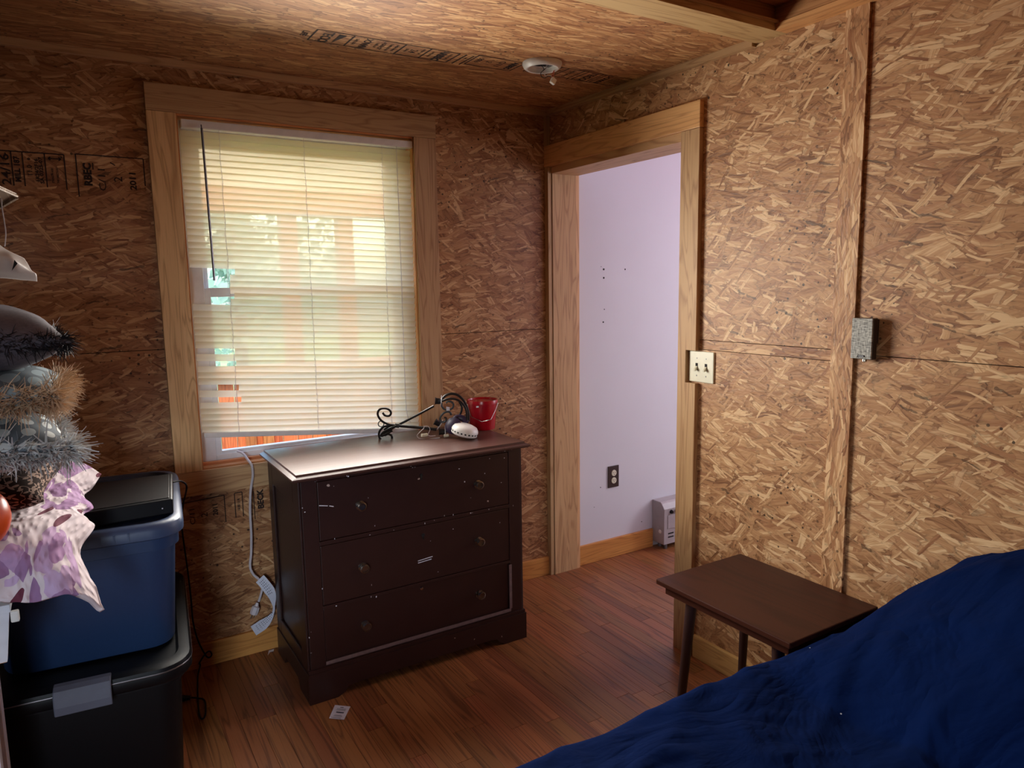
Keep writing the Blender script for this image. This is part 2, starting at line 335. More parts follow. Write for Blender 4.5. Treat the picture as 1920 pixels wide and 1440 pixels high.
def vine_mat():
    m, g, b = newmat('brown_vine_print')
    uv = g.n('ShaderNodeUVMap').outputs[0]; c = lin(48, 32, 28)
    for k, (a, sx, sy, th) in enumerate([(.6, 7, 18, .45), (-.7, 7, 18, .45), (1.5, 7, 18, .6)]):
        lv = g.n('ShaderNodeVectorRotate', rotation_type='Z_AXIS', i={'Vector': uv, 'Angle': a}).outputs[0]
        le = g.n('ShaderNodeTexVoronoi', voronoi_dimensions='2D', i={'Vector': g.vmath('ADD', g.vmath('MULTIPLY', lv, (sx, sy, 1)), (k*5.3, k*2.1, 0)), 'Scale': 1.0})
        ls = g.n('ShaderNodeSeparateColor', i={0: le.outputs['Color']})
        c = g.mix(g.math('MULTIPLY', g.math('GREATER_THAN', ls.outputs[0], th), g.math('LESS_THAN', le.outputs['Distance'], .26)), c, lin(168, 142, 128))
    cl = g.math('ABSOLUTE', g.math('SUBTRACT', g.noise2(uv, 4.5, 1), .5))
    c = g.mix(g.math('LESS_THAN', cl, .012), c, lin(168, 142, 128))
    g.t.links.new(c, b.inputs['Base Color']); b.inputs['Roughness'].default_value = .9; b.inputs['Specular IOR Level'].default_value = .1
    return m
M['vine'] = vine_mat()
def dots_mat(name, base, dot, n=9.0, rad=.3):
    m, g, b = newmat(name)
    uv = g.n('ShaderNodeUVMap').outputs[0]
    fr = g.vmath('SUBTRACT', g.vmath('FRACTION', g.vmath('SCALE', uv)), (.5, .5, .5)); fr.node.inputs[0].links[0].from_node.inputs[0].links[0].from_node.inputs['Scale'].default_value = n
    s = g.n('ShaderNodeSeparateXYZ', i={0: fr})
    d = g.math('SQRT', g.math('ADD', g.math('MULTIPLY', s.outputs[0], s.outputs[0]), g.math('MULTIPLY', s.outputs[1], s.outputs[1])))
    c = g.mix(g.math('LESS_THAN', d, rad), lin(*base), lin(*dot))
    g.t.links.new(c, b.inputs['Base Color']); b.inputs['Roughness'].default_value = .8; b.inputs['Specular IOR Level'].default_value = .2
    return m
M['dots'] = dots_mat('grey_dotted_cloth', (110, 118, 126), (206, 212, 212))
M['dots2'] = dots_mat('slate_dotted_satin', (104, 116, 124), (150, 168, 176), 8.0, .36); 
M['plush'] = plain('charcoal_plush', (96, 90, 100), .9, var=.2, scale=160)
M['fur_dark'] = plain('dark_fur', (30, 26, 32), .7, var=.5, scale=40)
M['fur_tan'] = plain('tan_fur', (206, 178, 148), .8, var=.25, scale=25)
M['fur_grey'] = plain('grey_white_yarn', (212, 216, 214), .8, var=.45, scale=30)
def cane_mat():
    m, g, b = newmat('woven_cane')
    tc = g.n('ShaderNodeTexCoord').outputs['Object']
    fr = g.vmath('FRACTION', g.vmath('SCALE', tc)); fr.node.inputs[0].links[0].from_node.inputs['Scale'].default_value = 60
    s = g.n('ShaderNodeSeparateXYZ', i={0: fr}); e = g.math('MINIMUM', s.outputs[0], s.outputs[1])
    c = g.mix(g.math('LESS_THAN', e, .14), lin(120, 92, 66), lin(160, 134, 106))
    g.t.links.new(c, b.inputs['Base Color']); b.inputs['Roughness'].default_value = .7; return m
M['cane'] = cane_mat()
def grille_mat():
    m, g, b = newmat('grey_speaker_cloth')
    tc = g.n('ShaderNodeTexCoord').outputs['Object']
    a = g.noise(g.vmath('MULTIPLY', tc, (1, 60, 330)), 1.0, 2); c_ = g.noise(g.vmath('MULTIPLY', tc, (1, 330, 60)), 1.0, 2)
    c = g.ramp(g.math('MULTIPLY', g.math('ADD', a, c_), .5), [(.38, lin(112, 112, 110)), (.62, lin(206, 206, 200))])
    g.t.links.new(c, b.inputs['Base Color']); b.inputs['Roughness'].default_value = .8; return m
M['grille'] = grille_mat()
M['leaf'] = film_mat('leaf', (172, 196, 184), 0.0)
M['bark'] = plain('bark', (96, 80, 66), .9, var=.2)
M['grass'] = plain('grass', (118, 138, 84), .95, var=.2, scale=3)

# ------------------------------------------------------------------ mesh helpers
def link(o, parent=None):
    COL.objects.link(o)
    if parent is not None:
        o.parent = parent
    return o
def wloc(o):
    v = Vector((0, 0, 0))
    while o is not None: v += o.location; o = o.parent
    return v
def obj(name, bm, mat, parent=None, origin=None, smooth=False, label=None, cat=None, group=None, kind=None, bevel=0, angle=40):
    "bmesh in room coordinates -> one mesh object; origin: where its own origin sits"
    base = wloc(parent) if parent is not None else Vector((0, 0, 0))
    og = Vector(origin) if origin is not None else (base.copy() if parent is not None else Vector((0, 0, 0)))
    bmesh.ops.recalc_face_normals(bm, faces=bm.faces[:])
    bmesh.ops.translate(bm, verts=bm.verts[:], vec=-og)
    me = bpy.data.meshes.new(name); bm.to_mesh(me); bm.free()
    if smooth:
        for p in me.polygons: p.use_smooth = True
        me.set_sharp_from_angle(angle=R(angle))
    for x in (mat if isinstance(mat, (list, tuple)) else [mat]): me.materials.append(M[x] if isinstance(x, str) else x)
    o = bpy.data.objects.new(name, me); o.location = og-base; link(o, parent)
    if bevel:
        md = o.modifiers.new('bevel', 'BEVEL'); md.width = bevel; md.segments = 2; md.limit_method = 'ANGLE'; md.angle_limit = R(40)
    tag(o, label, cat, group, kind); return o
def tag(o, label=None, cat=None, group=None, kind=None):
    if label: o['label'] = label
    if cat: o['category'] = cat
    if group: o['group'] = group
    if kind: o['kind'] = kind
    return o
def thing(name, loc, label, cat, group=None):
    o = bpy.data.objects.new(name, None); o.empty_display_size = .05; o.location = loc; COL.objects.link(o)
    return tag(o, label, cat, group)
def box(bm, a, b, mi=0):
    x0, x1 = sorted((a[0], b[0])); y0, y1 = sorted((a[1], b[1])); z0, z1 = sorted((a[2], b[2]))
    v = [bm.verts.new(p) for p in ((x0,y0,z0),(x1,y0,z0),(x1,y1,z0),(x0,y1,z0),(x0,y0,z1),(x1,y0,z1),(x1,y1,z1),(x0,y1,z1))]
    for f in ((0,3,2,1),(4,5,6,7),(0,1,5,4),(1,2,6,5),(2,3,7,6),(3,0,4,7)): bm.faces.new([v[i] for i in f]).material_index = mi
    return v
def BOX(a, b):
    bm = bmesh.new(); box(bm, a, b); return bm
def prism(bm, pts, d, mi=0):
    "flat polygon (3D points) pushed along vector d"
    d = Vector(d); lo = [bm.verts.new(p) for p in pts]; hi = [bm.verts.new(Vector(p)+d) for p in pts]; n = len(pts)
    bm.faces.new(lo[::-1]).material_index = mi; bm.faces.new(hi).material_index = mi
    for i in range(n): bm.faces.new((lo[i], lo[(i+1) % n], hi[(i+1) % n], hi[i])).material_index = mi
    return lo+hi
def PRISM(pts, d):
    bm = bmesh.new(); prism(bm, pts, d); return bm
def spline(pts, n=6, closed=False):
    pts = [Vector(p) for p in pts]; out = []; m = len(pts)
    for i in range(m-1):
        p0 = pts[max(i-1, 0)]; p1 = pts[i]; p2 = pts[i+1]; p3 = pts[min(i+2, m-1)]
        for k in range(n):
            t = k/n
            out.append(.5*((2*p1)+(p2-p0)*t+(2*p0-5*p1+4*p2-p3)*t*t+(3*p1-p0-3*p2+p3)*t**3))
    out.append(pts[-1]); return out
def tube(bm, pts, rad, seg=8, flat=1.0, mi=0):
    pts = [Vector(p) for p in pts]; rings = []; n = len(pts)
    rr = rad if callable(rad) else (lambda t: rad)
    t0 = (pts[1]-pts[0]).normalized(); up = Vector((0, 0, 1)) if abs(t0.z) < .9 else Vector((1, 0, 0))
    s = t0.cross(up).normalized()
    for i, p in enumerate(pts):
        t = (pts[min(i+1, n-1)]-pts[max(i-1, 0)]).normalized()
        s = (s-t*s.dot(t)); s = s.normalized() if s.length > 1e-6 else t.orthogonal().normalized()
        w = t.cross(s); r_ = rr(i/(n-1))
        rings.append([bm.verts.new(p+(s*math.cos(a)*flat+w*math.sin(a))*r_) for a in [2*math.pi*k/seg for k in range(seg)]])
    for a, b in zip(rings, rings[1:]):
        for k in range(seg): bm.faces.new((a[k], a[(k+1) % seg], b[(k+1) % seg], b[k])).material_index = mi
    bm.faces.new(rings[0][::-1]).material_index = mi; bm.faces.new(rings[-1]).material_index = mi
def TUBE(pts, rad, seg=8, flat=1.0):
    bm = bmesh.new(); tube(bm, pts, rad, seg, flat); return bm
def lathe(bm, prof, o=(0, 0, 0), axis=(0, 0, 1), seg=24, mi=0):
    "profile of (radius, height) turned round an axis through o"
    ax = Vector(axis).normalized(); q = Vector((0, 0, 1)).rotation_difference(ax); o = Vector(o); rings = []
    for r_, h in prof:
        if r_ < 1e-6: rings.append([bm.verts.new(o+q @ Vector((0, 0, h)))])
        else: rings.append([bm.verts.new(o+q @ Vector((r_*math.cos(2*math.pi*k/seg), r_*math.sin(2*math.pi*k/seg), h))) for k in range(seg)])
    for a, b in zip(rings, rings[1:]):
        for k in range(seg):
            k2 = (k+1) % seg
            if len(a) == 1 and len(b) == 1: continue
            f = (a[0], b[k2], b[k]) if len(a) == 1 else (a[k], a[k2], b[0]) if len(b) == 1 else (a[k], a[k2], b[k2], b[k])
            bm.faces.new(f).material_index = mi
def LATHE(prof, o=(0, 0, 0), axis=(0, 0, 1), seg=24):
    bm = bmesh.new(); lathe(bm, prof, o, axis, seg); return bm
def rot_bm(bm, ang, axis, cent):
    bmesh.ops.rotate(bm, verts=bm.verts[:], cent=Vector(cent), matrix=Matrix.Rotation(ang, 3, axis)); return bm
def text_bm(bm, s, size, org, ux, uy, lift, bold=0.0, align='CENTER', sx=1.0):
    "flat lettering: baseline starts at org, runs along ux, letters stand along uy"
    cu = bpy.data.curves.new('t', 'FONT'); cu.body = s; cu.size = size; cu.align_x = align; cu.align_y = 'CENTER'; cu.offset = bold; cu.resolution_u = 2
    to = bpy.data.objects.new('t', cu); COL.objects.link(to)
    dg = bpy.context.evaluated_depsgraph_get(); me = bpy.data.meshes.new_from_object(to.evaluated_get(dg))
    ux, uy = Vector(ux), Vector(uy); vs = [bm.verts.new(Vector(org)+ux*(v.co.x*sx)+uy*v.co.y+Vector(lift)) for v in me.vertices]
    for p in me.polygons:
        try: bm.faces.new([vs[i] for i in p.vertices])
        except ValueError: pass
    bpy.data.objects.remove(to, do_unlink=True); bpy.data.curves.remove(cu); bpy.data.meshes.remove(me)
def bar2(bm, a, b, w, nrm):
    "thin flat printed line from a to b, w wide, on the surface with normal nrm"
    a, b, nrm = Vector(a), Vector(b), Vector(nrm); s = (b-a).cross(nrm).normalized()*w/2
    bm.faces.new([bm.verts.new(p) for p in (a-s, b-s, b+s, a+s)])

H0, SL = 2.2187, .0172
def HZ(y): return H0+SL*y          # the ceiling drops slightly away from the window wall
XL, YF = -2.75, -4.2               # left wall, wall behind the camera
XH = 2.5                           # hall end
SEAM = 1.2225
# ================================================================== STRUCTURE
# ---- floor: sub-floor and oak strips
fl = obj('floor', BOX((XL, YF, -.06), (XH, .0, -.0195)), 'dark_gap', kind='structure', label='oak strip floor running from the bed to the window wall', )
SW = .057
x = -1.98; stuff = bmesh.new()
while x < 1.02:
    y = .0
    first = True
    while y > -2.0:
        L = random.choice((.32, .46, .6, .75, .95, 1.2)); 
        if first: L *= random.uniform(.35, 1); first = False
        bm = bmesh.new(); box(bm, (x+.0003, y-L+.0004, -.019), (x+SW-.0003, y-.0004, random.uniform(-.0004, 0)))
        obj('plank', bm, 'oak', fl, origin=(x+SW/2, y-L/2, 0), bevel=.0007)
        y -= L
    box(stuff, (x+.0003, YF+.01, -.019), (x+SW-.0003, y, 0)); x += SW
xx = XL+.005
while xx < -1.98-SW: box(stuff, (xx, YF+.01, -.019), (xx+SW-.0006, -.0, 0)); xx += SW
while x < XH: box(stuff, (x+.0003, YF+.01, -.019), (x+SW-.0003, -.0, 0)); x += SW
obj('plank_field', stuff, 'oak', fl, kind='stuff')

# ---- back wall with the window hole
WX0, WX1, WZ0, WZ1 = -1.600, -.656, .745, 2.066     # rough opening (hidden behind the casing)
wb = bmesh.new()
for a, b in (((XL, .011, 0), (WX0, .15, 2.3)), ((WX1, .011, 0), (0, .15, 2.3)), ((WX0, .011, 0), (WX1, .15, WZ0)), ((WX0, .011, WZ1), (WX1, .15, 2.3))): box(wb, a, b)
wallb = obj('wall_back', wb, 'dark_gap', kind='structure', label='dim strand board wall around the window')
G = .0012
up = [(XL, 0, SEAM+G), (WX0, 0, SEAM+G), (WX0, 0, WZ1), (WX1, 0, WZ1), (WX1, 0, SEAM+G), (0, 0, SEAM+G), (0, 0, HZ(0)), (XL, 0, HZ(0))]
lo = [(XL, 0, 0), (0, 0, 0), (0, 0, SEAM-G), (WX1, 0, SEAM-G), (WX1, 0, WZ0), (WX0, 0, WZ0), (WX0, 0, SEAM-G), (XL, 0, SEAM-G)]
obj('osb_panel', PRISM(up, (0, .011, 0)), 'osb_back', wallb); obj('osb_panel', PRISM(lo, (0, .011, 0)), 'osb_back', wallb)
# ---- right wall with the doorway
DY0, DY1, DZ = -.900, -.012, 1.955
wr = bmesh.new()
box(wr, (.011, YF, 0), (.139, DY0, 2.3)); box(wr, (.011, DY0, DZ), (.139, DY1, 2.3)); box(wr, (.011, DY1, 0), (.139, .15, 2.3))
wallr = obj('wall_right', wr, 'dark_gap', kind='structure', label='bright strand board wall with the doorway')
JY = -1.578
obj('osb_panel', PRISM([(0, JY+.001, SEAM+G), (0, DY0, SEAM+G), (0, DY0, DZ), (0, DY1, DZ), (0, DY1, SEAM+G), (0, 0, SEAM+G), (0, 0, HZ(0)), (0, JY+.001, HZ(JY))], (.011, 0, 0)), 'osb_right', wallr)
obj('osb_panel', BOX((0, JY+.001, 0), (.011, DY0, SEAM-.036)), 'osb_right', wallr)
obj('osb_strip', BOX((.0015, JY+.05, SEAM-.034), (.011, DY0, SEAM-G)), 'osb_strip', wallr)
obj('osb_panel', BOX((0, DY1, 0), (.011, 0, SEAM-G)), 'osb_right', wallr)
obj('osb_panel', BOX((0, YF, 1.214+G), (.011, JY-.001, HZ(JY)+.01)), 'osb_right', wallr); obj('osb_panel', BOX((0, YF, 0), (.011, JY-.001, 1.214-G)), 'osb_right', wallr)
obj('osb_batten', PRISM([(-.009, JY, .0), (-.009, JY+.072, .0), (-.009, JY+.072, HZ(JY)), (-.009, JY, HZ(JY))], (.009, 0, 0)), 'osb_batten', wallr)
# hall side of the right wall
obj('hall_facing', PRISM([(.139, YF, 0), (.139, DY0, 0), (.139, DY0, DZ), (.139, DY1, DZ), (.139, DY1, 2.3), (.139, YF, 2.3)], (.011, 0, 0)), 'lilac', wallr)
# ---- left wall (its window lies outside the frame) and the wall behind the camera
wl = bmesh.new(); LY0, LY1, LZ0, LZ1 = -4.05, -2.95, .5, 1.7
for a, b in (((XL-.15, YF, 0), (XL, LY0, 2.3)), ((XL-.15, LY1, 0), (XL, .15, 2.3)), ((XL-.15, LY0, 0), (XL, LY1, LZ0)), ((XL-.15, LY0, LZ1), (XL, LY1, 2.3))): box(wl, a, b)
obj('wall_left', wl, 'low_bounce', kind='structure', label='left wall out of view, darkened to cut bounced light, with a second window')
obj('wall_front', BOX((XL-.15, YF-.1, 0), (XH, YF, 2.5)), 'low_bounce', kind='structure', label='wall opposite the window')
# ---- ceiling
HX, HY = -.051, -1.30          # corner of the framed hatch
ce = bmesh.new(); box(ce, (XL-.15, HY+.036, HZ(0)+.011), (.15, .15, 2.5)); box(ce, (-2.2-.5, YF, 2.264), (.15, HY+.036, 2.5))
ceil = obj('ceiling', ce, 'dark_gap', kind='structure', label='strand board ceiling')
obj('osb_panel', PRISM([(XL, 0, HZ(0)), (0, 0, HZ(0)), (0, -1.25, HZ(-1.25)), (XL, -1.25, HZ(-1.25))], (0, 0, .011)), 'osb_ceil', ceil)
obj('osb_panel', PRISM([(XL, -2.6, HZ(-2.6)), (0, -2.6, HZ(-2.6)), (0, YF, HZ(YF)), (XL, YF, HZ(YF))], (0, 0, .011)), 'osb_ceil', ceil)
hb = HZ(-1.25)-.013
obj('trim_1', BOX((XL, -1.19, hb), (0, HY, hb+.02)), 'pine_x', kind='structure', label='pine board along the edge of the ceiling hatch')
obj('trim_2', BOX((HX, HY, hb), (0, -2.6, hb+.02)), 'hatch_y', kind='structure', label='pine board between hatch and right wall')
obj('trim_3', BOX((XL, -2.6, hb), (0, -2.7, hb+.02)), 'pine_x', kind='structure', label='pine board at the near edge of the hatch')
hw = obj('trim_4', BOX((XL, HY+.004, hb+.02), (HX, HY+.03, 2.262)), 'hatch_x', kind='structure', label='brown board lining the hatch')
obj('trim_5', BOX((HX+.004, HY+.03, hb+.02), (HX+.03, -2.6, 2.262)), 'hatch_y', kind='structure', label='light board lining the hatch on its wall side')
obj('trim_6', BOX((XL, HY+.001, hb+.02), (HX, HY-.012, hb+.0265)), 'pine_x', kind='structure', label='narrow ledge in the hatch')
hc = obj('trim_7', BOX((XL, -2.6, 2.254), (HX, HY, 2.262)), 'hatch_x', kind='structure', label='brown hatch cover')
# ceiling strips
obj('trim_8', PRISM([(XL, 0, HZ(0)), (XL, -.02, HZ(0)), (XL, -.02, HZ(0)-.023), (XL, 0, HZ(0)-.023)], (-XL, 0, 0)), 'pine_x', kind='structure', label='pine strip between window wall and ceiling')
t9 = bmesh.new(); v = prism(t9, [(0, -.02, HZ(0)), (-.02, -.02, HZ(0)), (-.02, -.02, HZ(0)-.023), (0, -.02, HZ(0)-.023)], (0, -1.165, SL*-1.165))
obj('trim_9', t9, 'pine_y', kind='structure', label='pine strip between right wall and ceiling')
obj('trim_10', BOX((-.02, -.02, 2.06), (0, 0, HZ(0)-.023)), 'pine_z', kind='structure', label='short pine strip in the corner above the door')
# baseboards
obj('baseboard_back', BOX((XL, -.015, 0), (-.021, 0, .093)), 'honey_x', kind='structure', label='pine baseboard under the window wall', bevel=.002)
obj('baseboard_right', BOX((-.015, -.975, 0), (0, YF, .088)), 'honey_y', kind='structure', label='pine baseboard of the right wall', bevel=.002)
# ---- doorway
dr = tag(bpy.data.objects.new('door_1', None), 'pine framed open doorway to the lilac hall', None, None, 'structure'); COL.objects.link(dr)
obj('header_board', BOX((-.021, -.968, 1.968), (0, -.0, 2.061)), 'honey_y', dr, bevel=.0015)
obj('side_casing', PRISM([(-.02, -.878, 0), (-.02, -.967, 0), (-.02, -.967, 1.062), (-.02, -.918, 1.062), (-.02, -.918, 1.183), (-.02, -.967, 1.183), (-.02, -.967, 1.966), (-.02, -.878, 1.966)], (.02, 0, 0)), 'pine_z', dr)
obj('far_casing', BOX((-.02, -.030, 0), (0, 0, 1.967)), 'pine_z', dr, bevel=.001)
obj('jamb', BOX((.003, -.033, 0), (.139, -.013, DZ)), 'pine_z', dr)
obj('jamb', BOX((.0, -.899, 0), (.15, -.879, DZ)), 'pine_z', dr)
obj('head_jamb', BOX((-.004, -.879, 1.937), (.15, -.033, DZ+.014)), 'pine_y', dr)
obj('hall_casing', BOX((.139, -.031, 0), (.158, -.004, 1.99)), 'pine_z', dr)
# ---- hall
hl = obj('wall_hall', BOX((.139, 0, 0), (XH, .12, 2.4)), 'lilac', kind='structure', label='lilac painted hall wall beyond the doorway')
hole = bmesh.new()
for q, rr in (((1132, 505), .005), ((1172, 505), .004), ((1132, 521), .005), ((1133, 580), .003), ((1131, 604), .0045), ((1127, 500), .002), ((1126, 914), .003), ((1114, 951), .002), ((1203, 978), .003)):
    p = P(*q, 'y', 0); lathe(hole, [(0, .0008), (rr, .0008), (rr, 0)], p, (0, -1, 0), 8)
obj('nail_holes', hole, 'hollow', hl, kind='stuff')
obj('baseboard_hall', BOX((.158, -.015, 0), (.668, 0, .101)), 'honey_x', kind='structure', label='pine baseboard of the hall wall', bevel=.002)
obj('wall_hall_end', BOX((XH, -1.5, 0), (XH+.1, .12, 2.4)), 'lilac', kind='structure', label='far end of the hall')
obj('wall_hall_near', BOX((.15, -1.6, 0), (XH, -1.5, 2.4)), 'lilac', kind='structure', label='near wall of the hall')
obj('ceiling_hall', BOX((.139, -1.6, 2.3), (XH, .12, 2.4)), 'pinkc', kind='structure', label='pink hall ceiling')

# ---- window
wn = tag(bpy.data.objects.new('window_1', None), 'double hung white window in a wide pine casing', None, None, 'structure'); COL.objects.link(wn)
CY = -.02
obj('casing_top', BOX((-1.671, CY, 2.043), (-.580, 0, 2.135)), 'pine_x', wn, bevel=.0012)
obj('casing_side', BOX((-1.671, CY, .767), (-1.578, 0, 2.042)), 'pine_z', wn, bevel=.0012)
obj('casing_side', BOX((-.681, CY, .767), (-.581, 0, 2.042)), 'pine_z', wn, bevel=.0012)
obj('casing_bottom', BOX((-1.671, CY, .675), (-.580, 0, .766)), 'pine_x', wn, bevel=.0012)
obj('side_liner', BOX((-1.592, -.006, .752), (-1.572, .15, 2.056)), 'liner_z', wn); obj('side_liner', BOX((-.683, -.006, .752), (-.663, .15, 2.056)), 'liner_z', wn)
obj('head_liner', BOX((-1.572, -.006, 2.036), (-.683, .15, 2.056)), 'liner_x', wn); obj('sill_liner', BOX((-1.572, -.006, .752), (-.683, .15, .772)), 'liner_x', wn)
obj('inner_stop', BOX((-1.572, .035, .772), (-.683, .055, .782)), 'liner_x', wn)
fr = bmesh.new(); fx0, fx1, fz0, fz1, fw = -1.572, -.683, .772, 2.036, .058
for a, b in (((fx0, .06, fz0), (fx0+fw, .14, fz1)), ((fx1-fw, .06, fz0), (fx1, .14, fz1)), ((fx0+fw, .06, fz0), (fx1-fw, .14, fz0+.03)), ((fx0+fw, .06, fz1-.05), (fx1-fw, .14, fz1))): box(fr, a, b)
vf = obj('vinyl_frame', fr, 'white_vinyl', wn, bevel=.002)
def sash(z0, z1, yy):
    b = bmesh.new(); w = .022
    for a, c in (((fx0+fw, yy, z0), (fx0+fw+w, yy+.03, z1)), ((fx1-fw-w, yy, z0), (fx1-fw, yy+.03, z1)), ((fx0+fw+w, yy, z0), (fx1-fw-w, yy+.03, z0+.028)), ((fx0+fw+w, yy, z1-.034), (fx1-fw-w, yy+.03, z1))): box(b, a, c)
    s = obj('sash', b, 'white_vinyl', wn, bevel=.002)
    obj('pane', BOX((fx0+fw+w, yy+.012, z0+.028), (fx1-fw-w, yy+.016, z1-.034)), 'glass', s)
sash(fz0+.014, 1.438, .066); sash(1.408, fz1-.05, .1)

# ---- stamped print on the boards
INK = 'ink'
def stamp_wall(cols, x0, x1, zb, zt, frame, name='stamp_print'):
    "rotated lettering on the back wall: every column reads upwards"
    b = bmesh.new(); n = (0, -1, 0); yy = -.0009
    for (xc, zc, s, size, bold, sx) in cols: text_bm(b, s, size, (xc, yy, zc), (0, 0, 1), (-1, 0, 0), (0, 0, 0), bold, sx=sx)
    for (xa, za, xb, zb_) in frame: bar2(b, (xa, yy, za), (xb, yy, zb_), .0035, n)
    obj(name, b, INK, wallb)
stamp_wall([(-2.083, 1.82, '24/16', .034, .0006, 1.25), (-2.052, 1.822, 'MILL 187', .021, .001, 1.0), (-2.019, 1.82, '11.0', .019, .0003, 1.1), (-2.000, 1.822, '1R24/2F16', .014, .0005, 1.2), (-1.988, 1.822, 'SA 0325-07', .014, .0006, 1.25),
            (-1.958, 1.808, 'STRENGTH AXIS', .008, .0003, .8), (-1.944, 1.808, 'THIS DIRECTION', .008, .0003, .8)],
           0, 0, 0, 0, [(-2.14, 1.877, -1.922, 1.877), (-1.922, 1.877, -1.922, 1.765), (-2.066, 1.876, -2.066, 1.77), (-2.036, 1.876, -2.036, 1.77), (-1.976, 1.876, -1.976, 1.77), (-1.967, 1.862, -1.931, 1.862), (-1.967, 1.862, -1.960, 1.867), (-1.967, 1.862, -1.960, 1.857), (-1.931, 1.862, -1.938, 1.867), (-1.931, 1.862, -1.938, 1.857)])
stamp_wall([(-1.858, 1.818, 'RBEC', .031, .0016, 1.0), (-1.817, 1.806, 'C/11', .03, .0002, 1.35), (-1.769, 1.808, "2", .036, .0002, 1.1), (-1.725, 1.806, '2011', .027, .001, 1.15)],
           0, 0, 0, 0, [(-1.889, 1.882, -1.689, 1.881), (-1.889, 1.882, -1.889, 1.745), (-1.689, 1.881, -1.689, 1.79), (-1.842, 1.857, -1.842, 1.835), (-1.790, 1.862, -1.776, 1.853)])
stamp_wall([(-1.622, .595, 'C/11', .026, .0002, 1.3), (-1.580, .592, '2', .032, .0002, 1.1), (-1.541, .607, '2011', .024, .0008, 1.0), (-1.456, .61, '16 00 11 R', .012, .0006, .9), (-1.374, .617, 'BECK', .031, .0016, 1.0)],
           0, 0, 0, 0, [(-1.66, .648, -1.507, .656), (-1.507, .656, -1.507, .55), (-1.470, .656, -1.470, .56), (-1.442, .658, -1.442, .56), (-1.470, .657, -1.442, .658), (-1.40, .655, -1.40, .54)])
def stamp_ceiling():
    b = bmesh.new(); n = (0, 0, -1); y0, y1 = -.575, -.462
    def z(y): return HZ(y)-.0008
    def T(xc, yc, s, size, bold=.0003, sx=1.0): text_bm(b, s, size, (xc, yc, z(yc)), (0, 1, 0), (1, 0, 0), (0, 0, 0), bold, sx=sx)
    def V(xx, dx=0, ya=None, yb=None): bar2(b, (xx, ya or y0, z(y0)), (xx+dx, yb or y1, z(y1)), .0055, n)
    def Hh(xa, xb, dy=0):
        bar2(b, (xa, y0+dy, z(y0)), (xb, y0+dy, z(y0)), .004, n); bar2(b, (xa, y1+dy, z(y1)), (xb, y1+dy, z(y1)), .004, n)
    T(-1.262, -.52, 'LIFE', .028, .0006); V(-1.236)
    T(-1.195, -.52, 'TECO', .044, .0012)
    p = [(-1.163, -.47), (-1.163, -.56), (-1.138, -.56)]; b.faces.new([b.verts.new((q[0], q[1], z(q[1]))) for q in p])
    V(-1.118)
    T(-1.100, -.52, 'THIS SIDE', .014); T(-1.066, -.52, 'DOWN', .034, .0012); T(-1.03, -.52, 'LUBE OF', .013); T(-1.01, -.52, 'AGENCY', .018, .0006); T(-.985, -.52, 'CONSTRUCTION', .012, .0004, .8); T(-.965, -.52, 'SHEATHING', .012, .0004)
    V(-.945); T(-.925, -.52, 'SPAN', .014); T(-.90, -.52, '24', .036, .0002); T(-.872, -.53, 'SPACED 1/8', .011)
    Hh(-1.236, -.75)
    V(-.855); T(-.835, -.52, 'EXPOSURE', .012); T(-.80, -.52, 'ARBEC', .036, .002); T(-.77, -.52, '0325-07 MILL', .012); V(-.75)
    V(-.725); T(-.712, -.53, 'NO 11', .012, .0004); V(-.697)
    # framed box: 2011, 2, C/11, ARBEC
    x0, x1 = -.655, -.5; o = -.02
    for ya in (y0+o, y1+o): bar2(b, (x0-.03, ya, z(ya)), (x1, ya, z(ya)), .004, n)
    V(x0-.03, 0, y0+o, y1+o); V(x1, 0, y0+o, y1+o)
    T(x0-.005, -.54, '2011', .026, .0006); T(x0+.035, -.54, '2', .03); T(x0+.08, -.54, 'C/11', .03, .0003, 1.2); T(x0+.128, -.54, 'ARBEC', .03, .002, .9)
    o = -.045
    for xx in (-.455, -.405, -.355, -.325, -.255, -.235, -.165, -.15): V(xx, 0, y0+o, y1+o)
    for ya in (y0+o, y1+o): bar2(b, (-.455, ya, z(ya)), (-.03, ya, z(ya)), .004, n)
    T(-.43, -.565, 'THIS DIRECTION', .01); T(-.38, -.565, '11 MM', .018); T(-.34, -.565, 'SA 0325', .014); T(-.29, -.565, 'SHEATHING', .016); T(-.20, -.565, 'TECO', .04, .0014); T(-.125, -.565, 'DOWN', .032, .0012)
    for k in range(7): T(-.095+k*.011, -.565, 'CONSTRUCTION SHEATHING'[k:k+12], .010, .0003)
    obj('stamp_print', b, INK, ceil)
stamp_ceiling()

# ================================================================== OUTSIDE (seen through the window)
gr = obj('ground', BOX((-14, .16, -.75), (16, 30, -.7)), 'grass', kind='structure', label='lawn behind the porch')
obj('outside_wall', BOX((XL-.3, .15, -.7), (WX0, .17, 2.6)), 'siding', kind='structure'); obj('outside_wall', BOX((WX1, .15, -.7), (3, .17, 2.6)), 'siding', kind='structure')
PY = 1.5
pc = thing('cedar_porch_screen', (-.6, PY, -.7), 'sunlit cedar porch screen of boards and rails outside the window', 'porch screen')
k = 0; xb = -2.4
while xb < 1.6:
    w = .088; obj('board', BOX((xb, PY+.02, -.68), (xb+w-.006, PY+.04, .93)), 'cedar_z', pc, origin=(xb, PY, 0)); xb += w
obj('cap_rail', BOX((-2.45, PY-.03, .93), (1.65, PY+.07, .985)), 'cedar_x', pc); obj('mid_rail', BOX((-2.45, PY-.012, .40), (1.65, PY+.02, .50)), 'cedar_x', pc); obj('base_rail', BOX((-2.45, PY-.012, -.68), (1.65, PY+.02, -.58)), 'cedar_x', pc)
